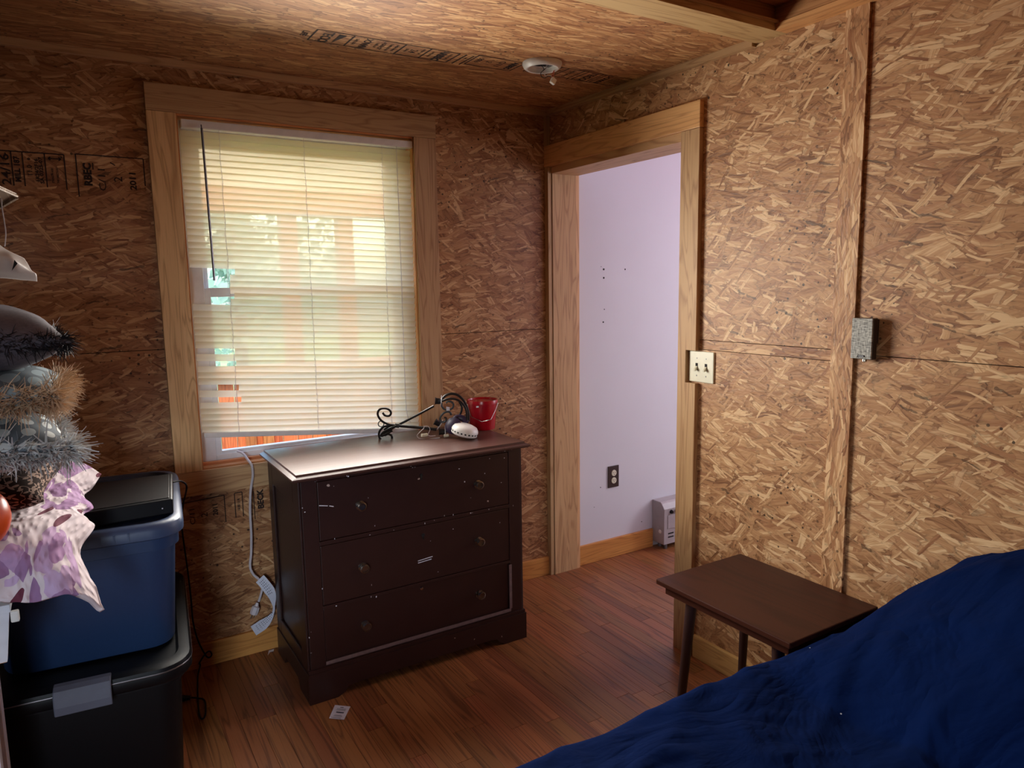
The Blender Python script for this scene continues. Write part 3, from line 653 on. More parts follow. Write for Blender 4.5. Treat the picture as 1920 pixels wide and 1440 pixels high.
for xp in (-1.13, -1.03, -.62, -.18, .30): obj('stile', BOX((xp, PY-.014, -.68), (xp+.06, PY+.02, .93)), 'cedar_z', pc, origin=(xp, PY, 0))
for xp in (-2.3, -.86, -.52, .9): obj('post', BOX((xp, PY-.03, .985), (xp+.09, PY+.06, 1.86)), 'cedar_z', pc, origin=(xp, PY, 0))
obj('header_beam', BOX((-2.45, PY-.05, 1.86), (1.65, PY+.08, 2.0)), 'cedar_x', pc); obj('upper_boarding', BOX((-2.45, PY, 2.0), (1.65, PY+.03, 3.2)), 'pale_board', pc)
def tree(x, y, h, seed, label):
    rnd = random.Random(seed); t = thing('tree', (x, y, -.7), label, 'tree')
    obj('trunk', TUBE(spline([(x, y, -.7), (x+.05, y, h*.3), (x-.04, y, h*.75)], 3), lambda t: .1*(1-.6*t), 8), 'bark', t, smooth=True)
    bm = bmesh.new()
    for k in range(1800):
        a = rnd.uniform(0, 2*math.pi); c = rnd.uniform(-1, 1); rr = rnd.random()**.5*h*.42; s = math.sqrt(1-c*c)
        p = Vector((x+math.cos(a)*s*rr, y+math.sin(a)*s*rr, h*.55+c*rr*1.1)); n = Vector((rnd.gauss(0, 1), rnd.gauss(0, 1), rnd.gauss(0, 1))).normalized(); q = n.orthogonal().normalized(); r2 = n.cross(q); w = .09
        bm.faces.new([bm.verts.new(p+q*w), bm.verts.new(p+r2*w*.6), bm.verts.new(p-q*w), bm.verts.new(p-r2*w*.6)])
    obj('foliage', bm, 'leaf', t, kind='stuff')
tree(-.1, 7.0, 3.4, 1, 'pale leafy tree beyond the porch opening'); tree(4.4, 8.5, 3.6, 2, 'taller leafy tree farther along beyond the porch')

# ================================================================== BLIND
bl = thing('window_blind', (-1.118, .01, .82), 'cream mini blind with broken slats and a crooked bottom rail over the window', 'blind')
BX0, BX1 = -1.566, -.690
hr = bmesh.new(); box(hr, (BX0+.004, -.012, 1.998), (BX1+.006, .026, 2.026)); obj('head_rail', hr, 'white_plastic', bl, bevel=.003)
ZT, NS = 1.976, 48
def slat_z(i, s):
    "height of slat i at fraction s across: lower slats sag to the right"
    t = i/(NS-1); zr = ZT-(ZT-.835)*t; zl = ZT-(ZT-.915)*(t if t < .5 else t) ; return zl+(zr-zl)*s
LADX = (-1.437, -1.133, -.818)
CUT = {21: .150, 22: .135, 23: .130, 24: .131, 25: .142, 26: .131, 34: .134, 36: .136, 40: .14, 42: .146}
def make_slat(i):
    bm = bmesh.new(); W = .0143; seg = 6; x0 = BX0+(CUT.get(i, 0)); n = 10
    if i in (36, 38): 
        pass
    tilt = R(68+3*math.sin(i*1.7))
    rows = []
    for k in range(n+1):
        s = k/n; xx = x0+(BX1-x0)*s; ss = (xx-BX0)/(BX1-BX0); zc = slat_z(i, ss); row = []
        sag = .0012*math.sin(ss*9+i)
        if i in CUT and k == 0: xx += .004*(i % 2)
        for j in range(5):
            c = (j-2)/2; d = W*c; h = .0030*(1-c*c)
            # inner edge (towards the room) hangs low
            row.append(bm.verts.new((xx, .008+(-math.cos(tilt)*d)+h*-math.sin(tilt), zc+sag+(math.sin(tilt)*d)*1.0+h*-math.cos(tilt))))
        rows.append(row)
    for a, b in zip(rows, rows[1:]):
        for j in range(4): bm.faces.new((a[j], b[j], b[j+1], a[j+1]))
    obj('slat', bm, 'slat', bl, smooth=True)
for i in range(NS): make_slat(i)
br = bmesh.new(); prism(br, [(BX0+.004, -.006, .886), (BX0+.004, .020, .886), (BX0+.004, .020, .905), (BX0+.004, -.006, .905)], (BX1-BX0-.01, 0, -.083)); obj('bottom_rail', br, 'white_plastic', bl, bevel=.002)
for lx in LADX:
    bm = bmesh.new(); zb = slat_z(NS-1, (lx-BX0)/(BX1-BX0))
    for yy in (-.006, .020): tube(bm, [(lx+.002*math.sin(k*2.1), yy, 1.998-(1.998-zb+.005)*k/24) for k in range(25)], .0007, 4)
    for i in range(NS): zc = slat_z(i, (lx-BX0)/(BX1-BX0)); tube(bm, [(lx, -.006, zc-.011), (lx, .02, zc+.008)], .0005, 3)
    obj('ladder_cord', bm, 'cord_white', bl)
obj('lift_cord', TUBE(spline([(-.757, -.014, 2.0), (-.756, -.016, 1.6), (-.757, -.016, 1.0), (-.752, -.02, .88), (-.742, -.03, .853)], 6), .0012, 5), 'cord_white', bl)
w0, w1 = P(378, 240, 'y', -.022), P(402, 526, 'y', -.024)
wd = bmesh.new(); tube(wd, [w0, w1], .0042, 6); tube(wd, [w0+Vector((0, .006, .012)), w0], .002, 5); obj('tilt_wand', wd, 'steel', bl, label='grey plastic tilt wand')

# ================================================================== DRESSER
DX0, DX1, DYF, DYB = -1.344, -.478, -.480, -.055
ds = thing('dresser', (-.91, -.27, 0), 'dark brown painted three drawer dresser with chipped paint under the window', 'dresser')
carc = bmesh.new()
box(carc, (DX0, DYF, .03), (DX0+.03, DYB, .795)); box(carc, (DX1-.03, DYF, .03), (DX1, DYB, .795)); box(carc, (DX0, DYB-.012, .06), (DX1, DYB, .795))
box(carc, (DX0+.03, DYF+.02, .06), (DX1-.03, DYB, .075))
obj('carcass', carc, 'brown', ds, bevel=.003)
def bead(bm, x, y0, y1, z0, z1): box(bm, (x-.004, y0, z0), (x+.004, y1, z1))
# side frame: stiles and rails around a sunken panel
for xs in (DX0, DX1):
    sd = bmesh.new(); s = -1 if xs == DX0 else 1
    for a, b in (((xs, DYF, .03), (xs+s*.008, DYF+.075, .795)), ((xs, DYB-.06, .03), (xs+s*.008, DYB, .795)), ((xs, DYF+.075, .70), (xs+s*.008, DYB-.06, .795)), ((xs, DYF+.075, .03), (xs+s*.008, DYB-.06, .16))): box(sd, a, b)
    obj('side_frame', sd, 'brown', ds, bevel=.002)
ff = bmesh.new(); FX0, FX1 = -1.290, -.532
box(ff, (DX0, DYF-.004, .12), (FX0, DYF+.02, .795)); box(ff, (FX1, DYF-.004, .12), (DX1, DYF+.02, .795)); box(ff, (FX0, DYF-.004, .784), (FX1, DYF+.02, .795))
box(ff, (FX0, DYF-.004, .557), (FX1, DYF+.02, .572)); box(ff, (FX0, DYF-.004, .329), (FX1, DYF+.02, .340)); box(ff, (FX0, DYF-.004, .12), (FX1, DYF+.02, .128))
obj('face_frame', ff, 'brown', ds, bevel=.0015)
obj('worn_bead', BOX((FX0, DYF-.006, .1255), (FX1, DYF-.0035, .138)), 'worn_edge', ds, label='worn pale bead under the bottom drawer')
obj('worn_bead', BOX((FX1-.006, DYF-.006, .138), (FX1+.006, DYF-.0035, .322)), 'worn_edge', ds, label='worn pale bead beside the bottom drawer')
for zi, (z0, z1, dy, zk) in enumerate(((.574, .782, 0, .676), (.342, .555, .001, .449), (.131, .327, .006, .231))):
    d = obj('drawer', BOX((FX0+.002, DYF-.003+dy, z0), (FX1-.002, DYF+.20, z1)), 'brown', ds, bevel=.002)
    for xk in (-1.141, -.672):
        kb = bmesh.new(); c = (xk, DYF-.003+dy, zk)
        lathe(kb, [(0, 0), (.017, 0), (.017, .003), (.013, .004), (.008, .006), (.007, .012), (.013, .017), (.0165, .020), (.0165, .0225), (.0125, .024), (.0118, .0215), (0, .0205)], c, (0, -1, 0), 20)
        obj('knob', kb, 'glass_brass', d, smooth=True)
    if zi < 2:
        kh = bmesh.new(); c = (-.905, DYF-.0035+dy, z1-.035)
        lathe(kh, [(0, .0012), (.006, .0012), (.007, 0)], c, (0, -1, 0), 12); box(kh, (c[0]-.003, c[1]-.001, c[2]-.016), (c[0]+.003, c[1], c[2])); obj('keyhole', kh, 'hollow', d)
lk = bmesh.new(); lathe(lk, [(0, .004), (.006, .003), (.007, 0)], (-.918, DYF+.001, .314), (0, -1, 0), 12); obj('lock_stud', lk, 'chrome', ds, label='bright metal lock stud')
# plinth with shaped feet
pl = bmesh.new(); px0, px1, py = DX0-.012, DX1+.012, DYF-.016
pts = [(px0, py, 0), (px0+.10, py, 0), (px0+.125, py, .012), (px0+.14, py, .030), (px0+.17, py, .034), (px1-.17, py, .034), (px1-.14, py, .030), (px1-.125, py, .012), (px1-.10, py, 0), (px1, py, 0), (px1, py, .108), (px0, py, .108)]
prism(pl, pts, (0, .022, 0)); prism(pl, [(px0, py, .108), (px1, py, .108), (px1, py+.022, .108), (px0, py+.022, .108)][:4], (0, 0, .0002))
box(pl, (px0+.003, py+.005, .108), (px1-.003, py+.02, .121))
obj('plinth', pl, 'brown', ds, bevel=.002)
for xs in (px0, px1-.02):
    sp = bmesh.new(); prism(sp, [(xs, py+.022, 0), (xs, py+.12, 0), (xs, py+.15, .034), (xs, DYB-.13, .034), (xs, DYB-.10, 0), (xs, DYB, 0), (xs, DYB, .105), (xs, py+.022, .105)], (.02, 0, 0))
    obj('side_plinth', sp, 'brown', ds, bevel=.0015)
# top with an ogee edge
tp = bmesh.new(); tx0, tx1, ty0, ty1 = -1.378, -.448, -.515, -.045
prof = [(.022, .793), (.006, .797), (0, .803), (.001, .808), (.010, .812), (.016, .8135), (.018, .820)]
loops = []
for ins, z in prof: loops.append([tp.verts.new(p) for p in ((tx0+ins, ty0+ins, z), (tx1-ins, ty0+ins, z), (tx1-ins, ty1, z), (tx0+ins, ty1, z))])
for a, b in zip(loops, loops[1:]):
    for k in range(4): tp.faces.new((a[k], a[(k+1) % 4], b[(k+1) % 4], b[k]))
tp.faces.new(loops[0][::-1]); tp.faces.new(loops[-1])
obj('top', tp, 'brown_top', ds, label='glossy worn brown top')
ch = bmesh.new(); rnd = random.Random(5)
for k in range(46):      # larger paint chips along the edges and fronts
    kind = rnd.random()
    if kind < .4: c = Vector((rnd.uniform(tx0+.03, tx1-.05), DYF-.0046, rnd.choice((.789, .785, .575, .565, .33))+rnd.uniform(-.004, .004)))
    elif kind < .6: c = Vector((DX0+rnd.uniform(.0, .01), DYF-.0046, rnd.uniform(.15, .78)))
    else: c = Vector((rnd.uniform(FX0, FX1), DYF-.0036, rnd.uniform(.36, .78)))
    w, h = rnd.uniform(.001, .004), rnd.uniform(.001, .005)
    ch.faces.new([ch.verts.new(c+Vector((w*math.cos(a)*rnd.uniform(.5, 1), 0, h*math.sin(a)*rnd.uniform(.5, 1)))) for a in (0, 1.1, 2.2, 3.3, 4.4, 5.4)])
for x0, z0, x1, z1 in ((-.93, .425, -.87, .430), (-.93, .417, -.875, .421), (-1.285, .70, -1.255, .694), (-1.25, .693, -1.235, .688)): bar2(ch, (x0, DYF-.0036, z0), (x1, DYF-.0036, z1), .003, (0, -1, 0))
obj('paint_chips', ch, 'paper', ds, kind='stuff')

# ================================================================== ON THE DRESSER
ZD = .820
A_, B_ = (-.92, -.125), (-.60, -.285)
def C(zx, zy, off=0): return PV(680+zx/6, 700+zy/6, A_, B_, off)
cn = thing('wrought_iron_candelabra', C(600, 700), 'black wrought iron candelabra lying on its side on the dresser, with scrolls and candle cups', 'candelabra')
def rod(name, pts, r_=.0045, off=0, n=5): return obj(name, TUBE(spline([C(x_, y_, off) for x_, y_ in pts], n), r_, 8), 'black_iron', cn, smooth=True)
rod('scroll', [(390, 588), (290, 573), (220, 540), (176, 485), (170, 440), (195, 405), (240, 394), (290, 405), (318, 440), (308, 470), (280, 480), (245, 470), (226, 442)])
rod('scroll', [(350, 585), (250, 597), (197, 640), (182, 690), (200, 738), (250, 763), (300, 763), (328, 735), (322, 700), (285, 684), (245, 700)], off=.01)
rod('scroll', [(380, 590), (300, 625), (235, 660), (205, 695), (230, 700), (335, 645)], .004, off=-.03)
rod('scroll', [(390, 588), (320, 590), (240, 632)], .004, off=.03)
rg = bmesh.new(); ring = [C(207+32*math.cos(a), 570+32*math.sin(a)) for a in [k*math.pi/8 for k in range(17)]]; tube(rg, ring, .002, 6); obj('hanging_ring', rg, 'black_iron', cn, smooth=True)
rod('arm', [(365, 588), (500, 598), (640, 610), (830, 632)], .0062); rod('arm', [(215, 695), (360, 603), (480, 540), (650, 450), (800, 368)], .0048, off=.02)
obj('collar', TUBE([C(365, 586), C(412, 590)], .009, 10), 'black_iron', cn, smooth=True)
rod('ring_arm', [(885, 300), (930, 252), (1000, 230), (1070, 245), (1130, 300), (1168, 370), (1188, 450), (1190, 540)], .0052, off=.03); rod('ring_arm', [(890, 315), (950, 292), (1020, 287), (1090, 312), (1140, 362), (1168, 430), (1172, 530)], .0045, off=.0)
rod('ring_arm', [(1085, 315), (1115, 375), (1108, 435), (1080, 480), (1030, 520)], .0045, off=.05)
rod('scroll', [(888, 330), (892, 370), (920, 404), (970, 410), (1010, 390), (1022, 350), (1000, 322), (960, 316), (937, 335)], .004, off=.02)
rod('scroll', [(992, 470), (990, 448), (965, 432), (920, 442), (882, 480), (870, 520), (892, 548), (930, 540), (940, 505), (915, 498)], .0042, off=.01)
rod('arm', [(930, 655), (1000, 640), (1100, 600)], .005)
def cup(zx, zy, dirx, off=0, s=1.0):
    c = C(zx, zy, off); ax = (C(zx+dirx[0], zy+dirx[1], off)-c).normalized()
    h = obj('candle_cup', LATHE([(0, 0), (.010*s, 0), (.0125*s, .006), (.0125*s, .018), (.0155*s, .024), (.0165*s, .024), (.0125*s, .020), (.010*s, .008), (0, .008)], c, ax, 18), 'black_iron', cn, smooth=True)
    obj('drip_pan', LATHE([(0, .0005), (.010*s, .0), (.0255*s, .003), (.0255*s, .0042), (0, .002)], c-ax*.004, ax, 20), 'clear', h, smooth=True, label='thin clear drip disc'); return h
cup(880, 315, (-60, -4), .02); cup(925, 655, (-60, 2)); cup(870, 575, (-50, -28), .03, .95)
obj('hub', LATHE([(0, 0), (.026, .002), (.034, .012), (.035, .022), (.026, .03), (.012, .036), (0, .036)], C(1040, 600, .0), (-.75, -.55, .35), 22), 'purple_foam', cn, smooth=True, label='dark violet hub cup')
obj('hub_stem', TUBE(spline([C(1020, 540, .02), C(1060, 500, .03), C(1130, 510, .03), C(1165, 560, .02)], 4), .013, 10), 'purple_foam', cn, smooth=True)
obj('paper_tag', PRISM([C(943, 375, -.01), C(978, 380, -.01), C(980, 420, -.01), C(945, 422, -.01)], (0, .002, 0)), 'paper', cn, label='small white tag')
# thin white cord with small plug
cz = [(690, 592), (686, 620), (645, 658), (613, 700), (640, 733), (720, 740), (800, 733), (868, 724)]
wc = thing('thin_white_cord', C(700, 735, -.02), 'thin white cord with a small plug looped beneath the iron arm', 'cord')
obj('wire', TUBE(spline([C(x_, y_, -.02) for x_, y_ in cz], 5), .0013, 6), 'cord_white', wc, smooth=True)
obj('wire', TUBE(spline([C(x_, y_, -.015) for x_, y_ in ((690, 598), (735, 595), (757, 630), (745, 665), (735, 690), (760, 705), (820, 700))], 5), .0013, 6), 'cord_white', wc, smooth=True)
obj('plug', TUBE([C(662, 697, -.025), C(690, 697, -.02), C(725, 690, -.012)], .007, 10), 'ivory', wc, smooth=True)
obj('plug', TUBE([C(915, 705, -.02), C(965, 698, -.015)], .006, 10), 'ivory', wc, smooth=True)
# smoke alarm
sc_ = P(872, 806, 'z', ZD+.034) + Vector((-.0, .0, 0)); sax = Vector((.22, -.16, 1)).normalized()
sa = thing('smoke_alarm', sc_, 'white round smoke alarm lying tilted in front of the red bucket', 'smoke alarm')
obj('body', LATHE([(0, -.020), (.050, -.020), (.054, -.016), (.055, .000), (.052, .008), (.046, .016), (.030, .022), (0, .024)], sc_, sax, 32), 'white_plastic', sa, smooth=True)
vt = bmesh.new(); q = Vector((0, 0, 1)).rotation_difference(sax)
for k in range(22):
    a = 2*math.pi*k/22; c = sc_+q @ Vector((math.cos(a)*.0548, math.sin(a)*.0548, -.007)); t = q @ Vector((-math.sin(a), math.cos(a), 0)); up_ = sax; o_ = q @ Vector((math.cos(a), math.sin(a), 0))*.0006
    vt.faces.new([vt.verts.new(c+o_+t*s*.0035+up_*u_*.003) for s, u_ in ((-1, -1), (1, -1), (1, 1), (-1, 1))])
obj('vent_slots', vt, 'hollow', sa)
# red bucket
bc = P(905, 803, 'z', ZD); bc.y -= 0
bk = thing('red_bucket', bc, 'small red plastic bucket with lid and wire handle at the back of the dresser', 'bucket')
obj('pail', LATHE([(0, 0), (.052, 0), (.054, .003), (.063, .118), (.0655, .118), (.0655, .123), (.061, .123), (.052, .01), (0, .008)], bc, (0, 0, 1), 36), 'red_plastic', bk, smooth=True)
obj('lid', LATHE([(0, .121), (.058, .121), (.060, .1265), (.066, .127), (.0672, .121), (.0672, .112), (.0655, .112), (.0655, .12)], bc, (0, 0, 1), 36), 'red_plastic', bk, smooth=True)
rdir = Vector((math.cos(YAW), -math.sin(YAW), 0)); fdir = Vector((-math.sin(YAW), -math.cos(YAW), 0))
hp = [bc+rdir*(.068*math.cos(a))+fdir*(.052*math.sin(a)+.006)+Vector((0, 0, .112-.062*math.sin(a))) for a in [k*math.pi/14 for k in range(15)]]
hd_ = obj('wire_handle', TUBE([hp[0]]+[bc+rdir*(.068-.03*k/6)+fdir*(.01+.054*k/6)+Vector((0, 0, .112-.062*(k/6)**.8)) for k in range(1, 7)]+[bc+rdir*(.0)+fdir*.068+Vector((0, 0, .042)), bc-rdir*.045+fdir*.05+Vector((0, 0, .06)), bc-rdir*.068+Vector((0, 0, .112))], .0014, 6), 'chrome', bk, smooth=True)
obj('label_tab', BOX(bc+fdir*.066+Vector((-.025, -.002, .104)), bc+fdir*.067+Vector((-.014, .002, .110))), 'paper', bk, label='small white tab')

# ================================================================== EXTENSION CORD BY THE WINDOW
def CY_(px, py, y=-.03): return P(px, py, 'y', y)
ec = thing('extension_cord', CY_(472, 1000), 'white flat extension cord hanging from the sill beside the dresser, with a paper label', 'cord')
path = [P(445, 846, 'y', .05), P(455, 850, 'y', .03), P(466, 864, 'y', -.005)]+[CY_(*q) for q in ((472, 873), (474, 892), (470, 920), (469, 960), (471, 1000), (471, 1035), (469, 1062), (475, 1077), (484, 1085), (492, 1098), (489, 1115), (485, 1128))]
obj('cable', TUBE(spline(path, 5), .0047, 8, 1.0), 'cord_white', ec, smooth=True)
pp = CY_(483, 1130); pq = CY_(476, 1150); ax = (pq-pp).normalized()
obj('plug', LATHE([(0, 0), (.006, 0), (.008, .012), (.015, .016), (.017, .035), (.015, .046), (0, .046)], pp, ax, 8), 'cord_white', ec, smooth=True)
prg = bmesh.new()
for s in (-1, 1): tube(prg, [pp+ax*.046+Vector((s*.006, 0, 0)), pp+ax*.062+Vector((s*.006, 0, 0))], .0017, 5)
obj('prongs', prg, 'steel', ec)
tg = bmesh.new(); cen = spline([(487, 1085), (497, 1096), (508, 1112), (512.5, 1128), (513, 1146), (505, 1160), (493, 1171), (475, 1183)], 4); prev = None
for i, c in enumerate(cen):
    s = i/(len(cen)-1); t = (cen[min(i+1, len(cen)-1)]-cen[max(i-1, 0)]).normalized()
    wpx = 11*abs(math.cos(math.pi*min(1, max(0, (s-.1)/.9)))) if .25 < s < .85 else 10; wpx = max(2.0, wpx)
    nx = Vector((-t.y, t.x, 0)); yy = -.035-.012*math.sin(s*6)
    a, b = CY_(c.x+nx.x*wpx, c.y+nx.y*wpx, yy), CY_(c.x-nx.x*wpx, c.y-nx.y*wpx, yy-.004); cur = (tg.verts.new(a), tg.verts.new(b))
    if prev: tg.faces.new((prev[0], prev[1], cur[1], cur[0]))
    prev = cur
lb = obj('label_strip', tg, 'paper', ec, label='long curling printed paper label'); md = lb.modifiers.new('thick', 'SOLIDIFY'); md.thickness = .0006
pr_ = bmesh.new()
for i in list(range(2, 9))+list(range(17, 27)):
    if i >= len(cen)-1: break
    for f in (-.6, -.2, .2, .6):
        c = cen[i]; t = (cen[i+1]-cen[i-1]).normalized(); nx = Vector((-t.y, t.x, 0)); s = i/(len(cen)-1); yy = -.0385-.012*math.sin(s*6)
        a = CY_(c.x+nx.x*8*f-t.x*1.1, c.y+nx.y*8*f-t.y*1.1, yy); b = CY_(c.x+nx.x*8*f+t.x*1.1, c.y+nx.y*8*f+t.y*1.1, yy)
        bar2(pr_, a, b, .0022, (0, -1, 0))
obj('fine_print', pr_, 'print_grey', lb)

# ================================================================== CARD ON THE FLOOR
cc = [P(*q, 'z', .0006) for q in ((628, 1322), (657, 1325), (645, 1349.5), (617, 1347))]
kd = thing('paper_card', sum(cc, Vector())/4, 'small white printed card lying on the floor before the dresser', 'card')
o_ = obj('card', PRISM(cc, (0, 0, .0007)), 'paper', kd)
pr_ = bmesh.new(); ex = (cc[1]-cc[0]); ey = (cc[3]-cc[0])
for f, a, b, w in ((.14, .4, .62, .003), (.24, .2, .82, .0012), (.30, .25, .8, .0012), (.36, .2, .8, .0012), (.52, .28, .76, .006), (.74, .25, .7, .0015), (.80, .2, .75, .0015), (.92, .1, .7, .0018)):
    bar2(pr_, cc[0]+ey*f+ex*a+Vector((0, 0, .0011)), cc[0]+ey*f+ex*b+Vector((0, 0, .0011)), w, (0, 0, 1))
obj('print', pr_, 'print_grey', o_)

q_ = [P(*q, 'z', .0008) for q in ((502, 1229), (504, 1220), (514, 1217), (513, 1221), (506, 1223))]
sc2 = bmesh.new(); prism(sc2, q_, (0, 0, .0008)); tag(obj('paper_scrap', sc2, 'paper', origin=q_[0]), 'tiny torn white paper scrap on the floor at the rear foot of the dresser', 'paper')
# ================================================================== SIDE TABLE
st = thing('side_table', (-.242, -1.47, 0), 'small walnut brown side table with tapered legs between bed and strand board wall', 'side table')
TX0, TX1, TY0, TY1 = -.437, -.047, -1.72, -1.22
tb = bmesh.new(); box(tb, (TX0, TY0, .483), (TX1, TY1, .50)); obj('tabletop', tb, 'table', st, bevel=.003)
ap = bmesh.new(); box(ap, (TX0+.012, TY0+.012, .458), (TX1-.012, TY1-.03, .483)); obj('apron', ap, 'table', st, bevel=.002)
M['leg_dark'] = plain('dark_table_leg', (58, 38, 36), .4)
for (a, b) in (((-.396, -1.335), (-.412, -1.30)), ((-.088, -1.285), (-.074, -1.262)), ((-.398, -1.655), (-.414, -1.675)), ((-.088, -1.655), (-.074, -1.675))):
    obj('leg', TUBE([(a[0], a[1], .46), (b[0], b[1], 0)], lambda t: .0175-.005*t, 14), 'leg_dark', st, smooth=True)

# ================================================================== BED
def make_bed():
    bx0, bx1, by0, by1 = -1.95, -.012, -3.35, -1.722
    b = thing('bed', ((bx0+bx1)/2, (by0+by1)/2, 0), 'bed under a rumpled navy blue duvet beside the side table', 'bed')
    mt = bmesh.new(); box(mt, (bx0+.05, by0+.04, .20), (bx1-.015, by1-.05, .44)); M['mattress'] = plain('mattress_ticking', (200, 200, 205), .8); obj('mattress', mt, 'mattress', b, bevel=.04)
    fm = bmesh.new(); box(fm, (bx0+.06, by0+.05, .12), (bx1-.02, by1-.06, .20)); obj('bed_frame', fm, 'leg_dark', b)
    for x_ in (bx0+.1, bx1-.1):
        for y_ in (by0+.1, by1-.12): obj('leg', BOX((x_-.03, y_-.03, 0), (x_+.03, y_+.03, .12)), 'leg_dark', b)
    nx, ny = 170, 130
    def hgt(x, y):
        z = .497
        # pillow at the head, against the right wall
        px = max(0., 1-abs((x+.04)/.56)**2.0); py = max(0., 1-abs((y+2.42)/.65)**2.6)
        z += .245*px*(py**.7)
        # rise along the wall beside the pillow
        t = max(0, min(1, (x+.55)/.5)); s = max(0, min(1, (-1.74-y)/.20)); z += .05*t*t*s
        n1 = mnoise.noise(Vector((x*2.3, y*3.1, 1.3))); n2 = mnoise.noise(Vector((x*6+y*2.0, y*9-x*3, 4.1))); n3 = mnoise.noise(Vector((x*15+y*9, y*19, 7.7)))
        rid = 1-abs(mnoise.noise(Vector((x*2.2+y*1.0+.4, y*4.6-x*1.3, 9.2))))*2
        rid2 = 1-abs(mnoise.noise(Vector((x*5.2-y*2.0, y*7.6+x*2.3, 2.2))))*2
        z += .016*n1+.009*n2+.0035*n3+.020*max(0, rid-.45)+.012*max(0, rid2-.55)
        return z
    bm = bmesh.new(); grid = []
    for i in range(nx+1):
        x = bx0+(bx1-bx0)*i/nx; row = []
        for j in range(ny+1):
            y = by0+(by1-by0)*j/ny; z = hgt(x, y)
            # rounded edges that hang down
            d = min(by1-y, x-bx0, y-by0)
            e = .045
            if d < e: z -= e*(1-math.sqrt(max(0, 1-((e-d)/e)**2)))*.8
            row.append(bm.verts.new((x, y, z)))
        grid.append(row)
    for i in range(nx):
        for j in range(ny): bm.faces.new((grid[i][j], grid[i+1][j], grid[i+1][j+1], grid[i][j+1]))
    # skirts
    def skirt(line, out):
        prev = line
        for k in range(1, 5):
            cur = [bm.verts.new((v.co.x+out[0]*(.012*math.sin(n*.35)*k/4), v.co.y+out[1]*(.012*math.sin(n*.35)*k/4), v.co.z-(v.co.z-.16)*k/4)) for n, v in enumerate(line)]
            for a, b_, c, d in zip(prev, prev[1:], cur[1:], cur): bm.faces.new((a, b_, c, d))
            prev = cur
    skirt([grid[i][ny] for i in range(nx+1)], (0, 1)); skirt([grid[i][0] for i in range(nx+1)], (0, -1)); skirt([grid[0][j] for j in range(ny+1)], (-1, 0))
    obj('duvet', bm, 'duvet', b, smooth=True, angle=180)
make_bed()

# ================================================================== WALL DEVICES
# intercom speaker
sp_ = thing('wall_speaker', (-.017, -1.618, 1.204), 'small dark wall speaker with grey woven front on the strand board wall', 'speaker')
SX = -.034; ya, yb = -1.651, -1.585
obj('housing', BOX((SX+.005, ya, 1.204), (-.0095, yb, 1.322)), 'brown_plastic', sp_, bevel=.003)
obj('back_box', BOX((-.0115, ya+.002, 1.25), (0, ya+.062, 1.319)), 'brown_plastic', sp_, bevel=.002)
obj('grille', BOX((SX, ya+.002, 1.206), (SX+.006, yb-.002, 1.321)), 'grille', sp_, bevel=.001)
np_ = obj('name_plate', PRISM([(SX-.0015, ya+.020, 1.211), (SX-.0015, ya+.043, 1.211), (SX-.0015, ya+.040, 1.217), (SX-.0015, ya+.023, 1.217)], (.0015, 0, 0)), 'black_plastic', sp_)
pm = bmesh.new()
for k in range(6): bar2(pm, (SX-.0018, ya+.0245+.0027*k, 1.2125), (SX-.0018, ya+.0245+.0027*k, 1.2155), .0012, (-1, 0, 0))
obj('plate_marks', pm, 'paper', np_)
obj('dial', LATHE([(0, 0), (.006, 0), (.0065, .006), (.005, .008), (0, .008)], (-.018, ya+.03, 1.204), (0, 0, -1), 14), 'chrome', sp_, smooth=True)
# light switch
ls = thing('light_switch', (-.003, -.98, 1.068), 'ivory double toggle light switch let into the door casing', 'light switch')
sy0, sy1, sz0, sz1 = -1.043, -.924, 1.067, 1.181
obj('plate', BOX((-.007, sy0, sz0), (0, sy1, sz1)), 'ivory', ls, bevel=.003)
for yc in (-.962, -1.007):
    sl = obj('toggle_slot', BOX((-.0078, yc-.0055, 1.111), (-.006, yc+.0055, 1.137)), 'hollow', ls)
    obj('toggle', PRISM([(-.007, yc-.0045, 1.113), (-.019, yc-.004, 1.108), (-.020, yc-.004, 1.114), (-.007, yc-.0045, 1.127)], (0, .009, 0)), 'ivory', ls, bevel=.001)
    for zc in (1.155, 1.091): obj('screw', LATHE([(0, .0012), (.002, .0012), (.0028, 0)], (-.007, yc, zc), (-1, 0, 0), 10), 'steel', ls)
# outlet on the lilac wall
ou = thing('wall_outlet', (.397, -.003, .376), 'dark brown duplex outlet plate on the lilac hall wall', 'outlet')
obj('plate', BOX((.361, -.006, .376), (.432, 0, .491)), 'brown_plastic', ou, bevel=.002)
for zc in (.453, .413):
    s = obj('socket', LATHE([(0, .0035), (.0155, .0035), (.0165, .002), (.0165, 0)], (.3975, -.006, zc), (0, -1, 0), 20), 'ivory', ou, smooth=True)
    h = bmesh.new(); box(h, (.3905, -.0100, zc-.001), (.3925, -.0094, zc+.007)); box(h, (.4025, -.0100, zc-.001), (.4045, -.0094, zc+.006)); lathe(h, [(0, .0007), (.0022, .0006), (.0022, 0)], (.3975, -.0094, zc-.007), (0, -1, 0), 8); obj('pin_holes', h, 'hollow', s)
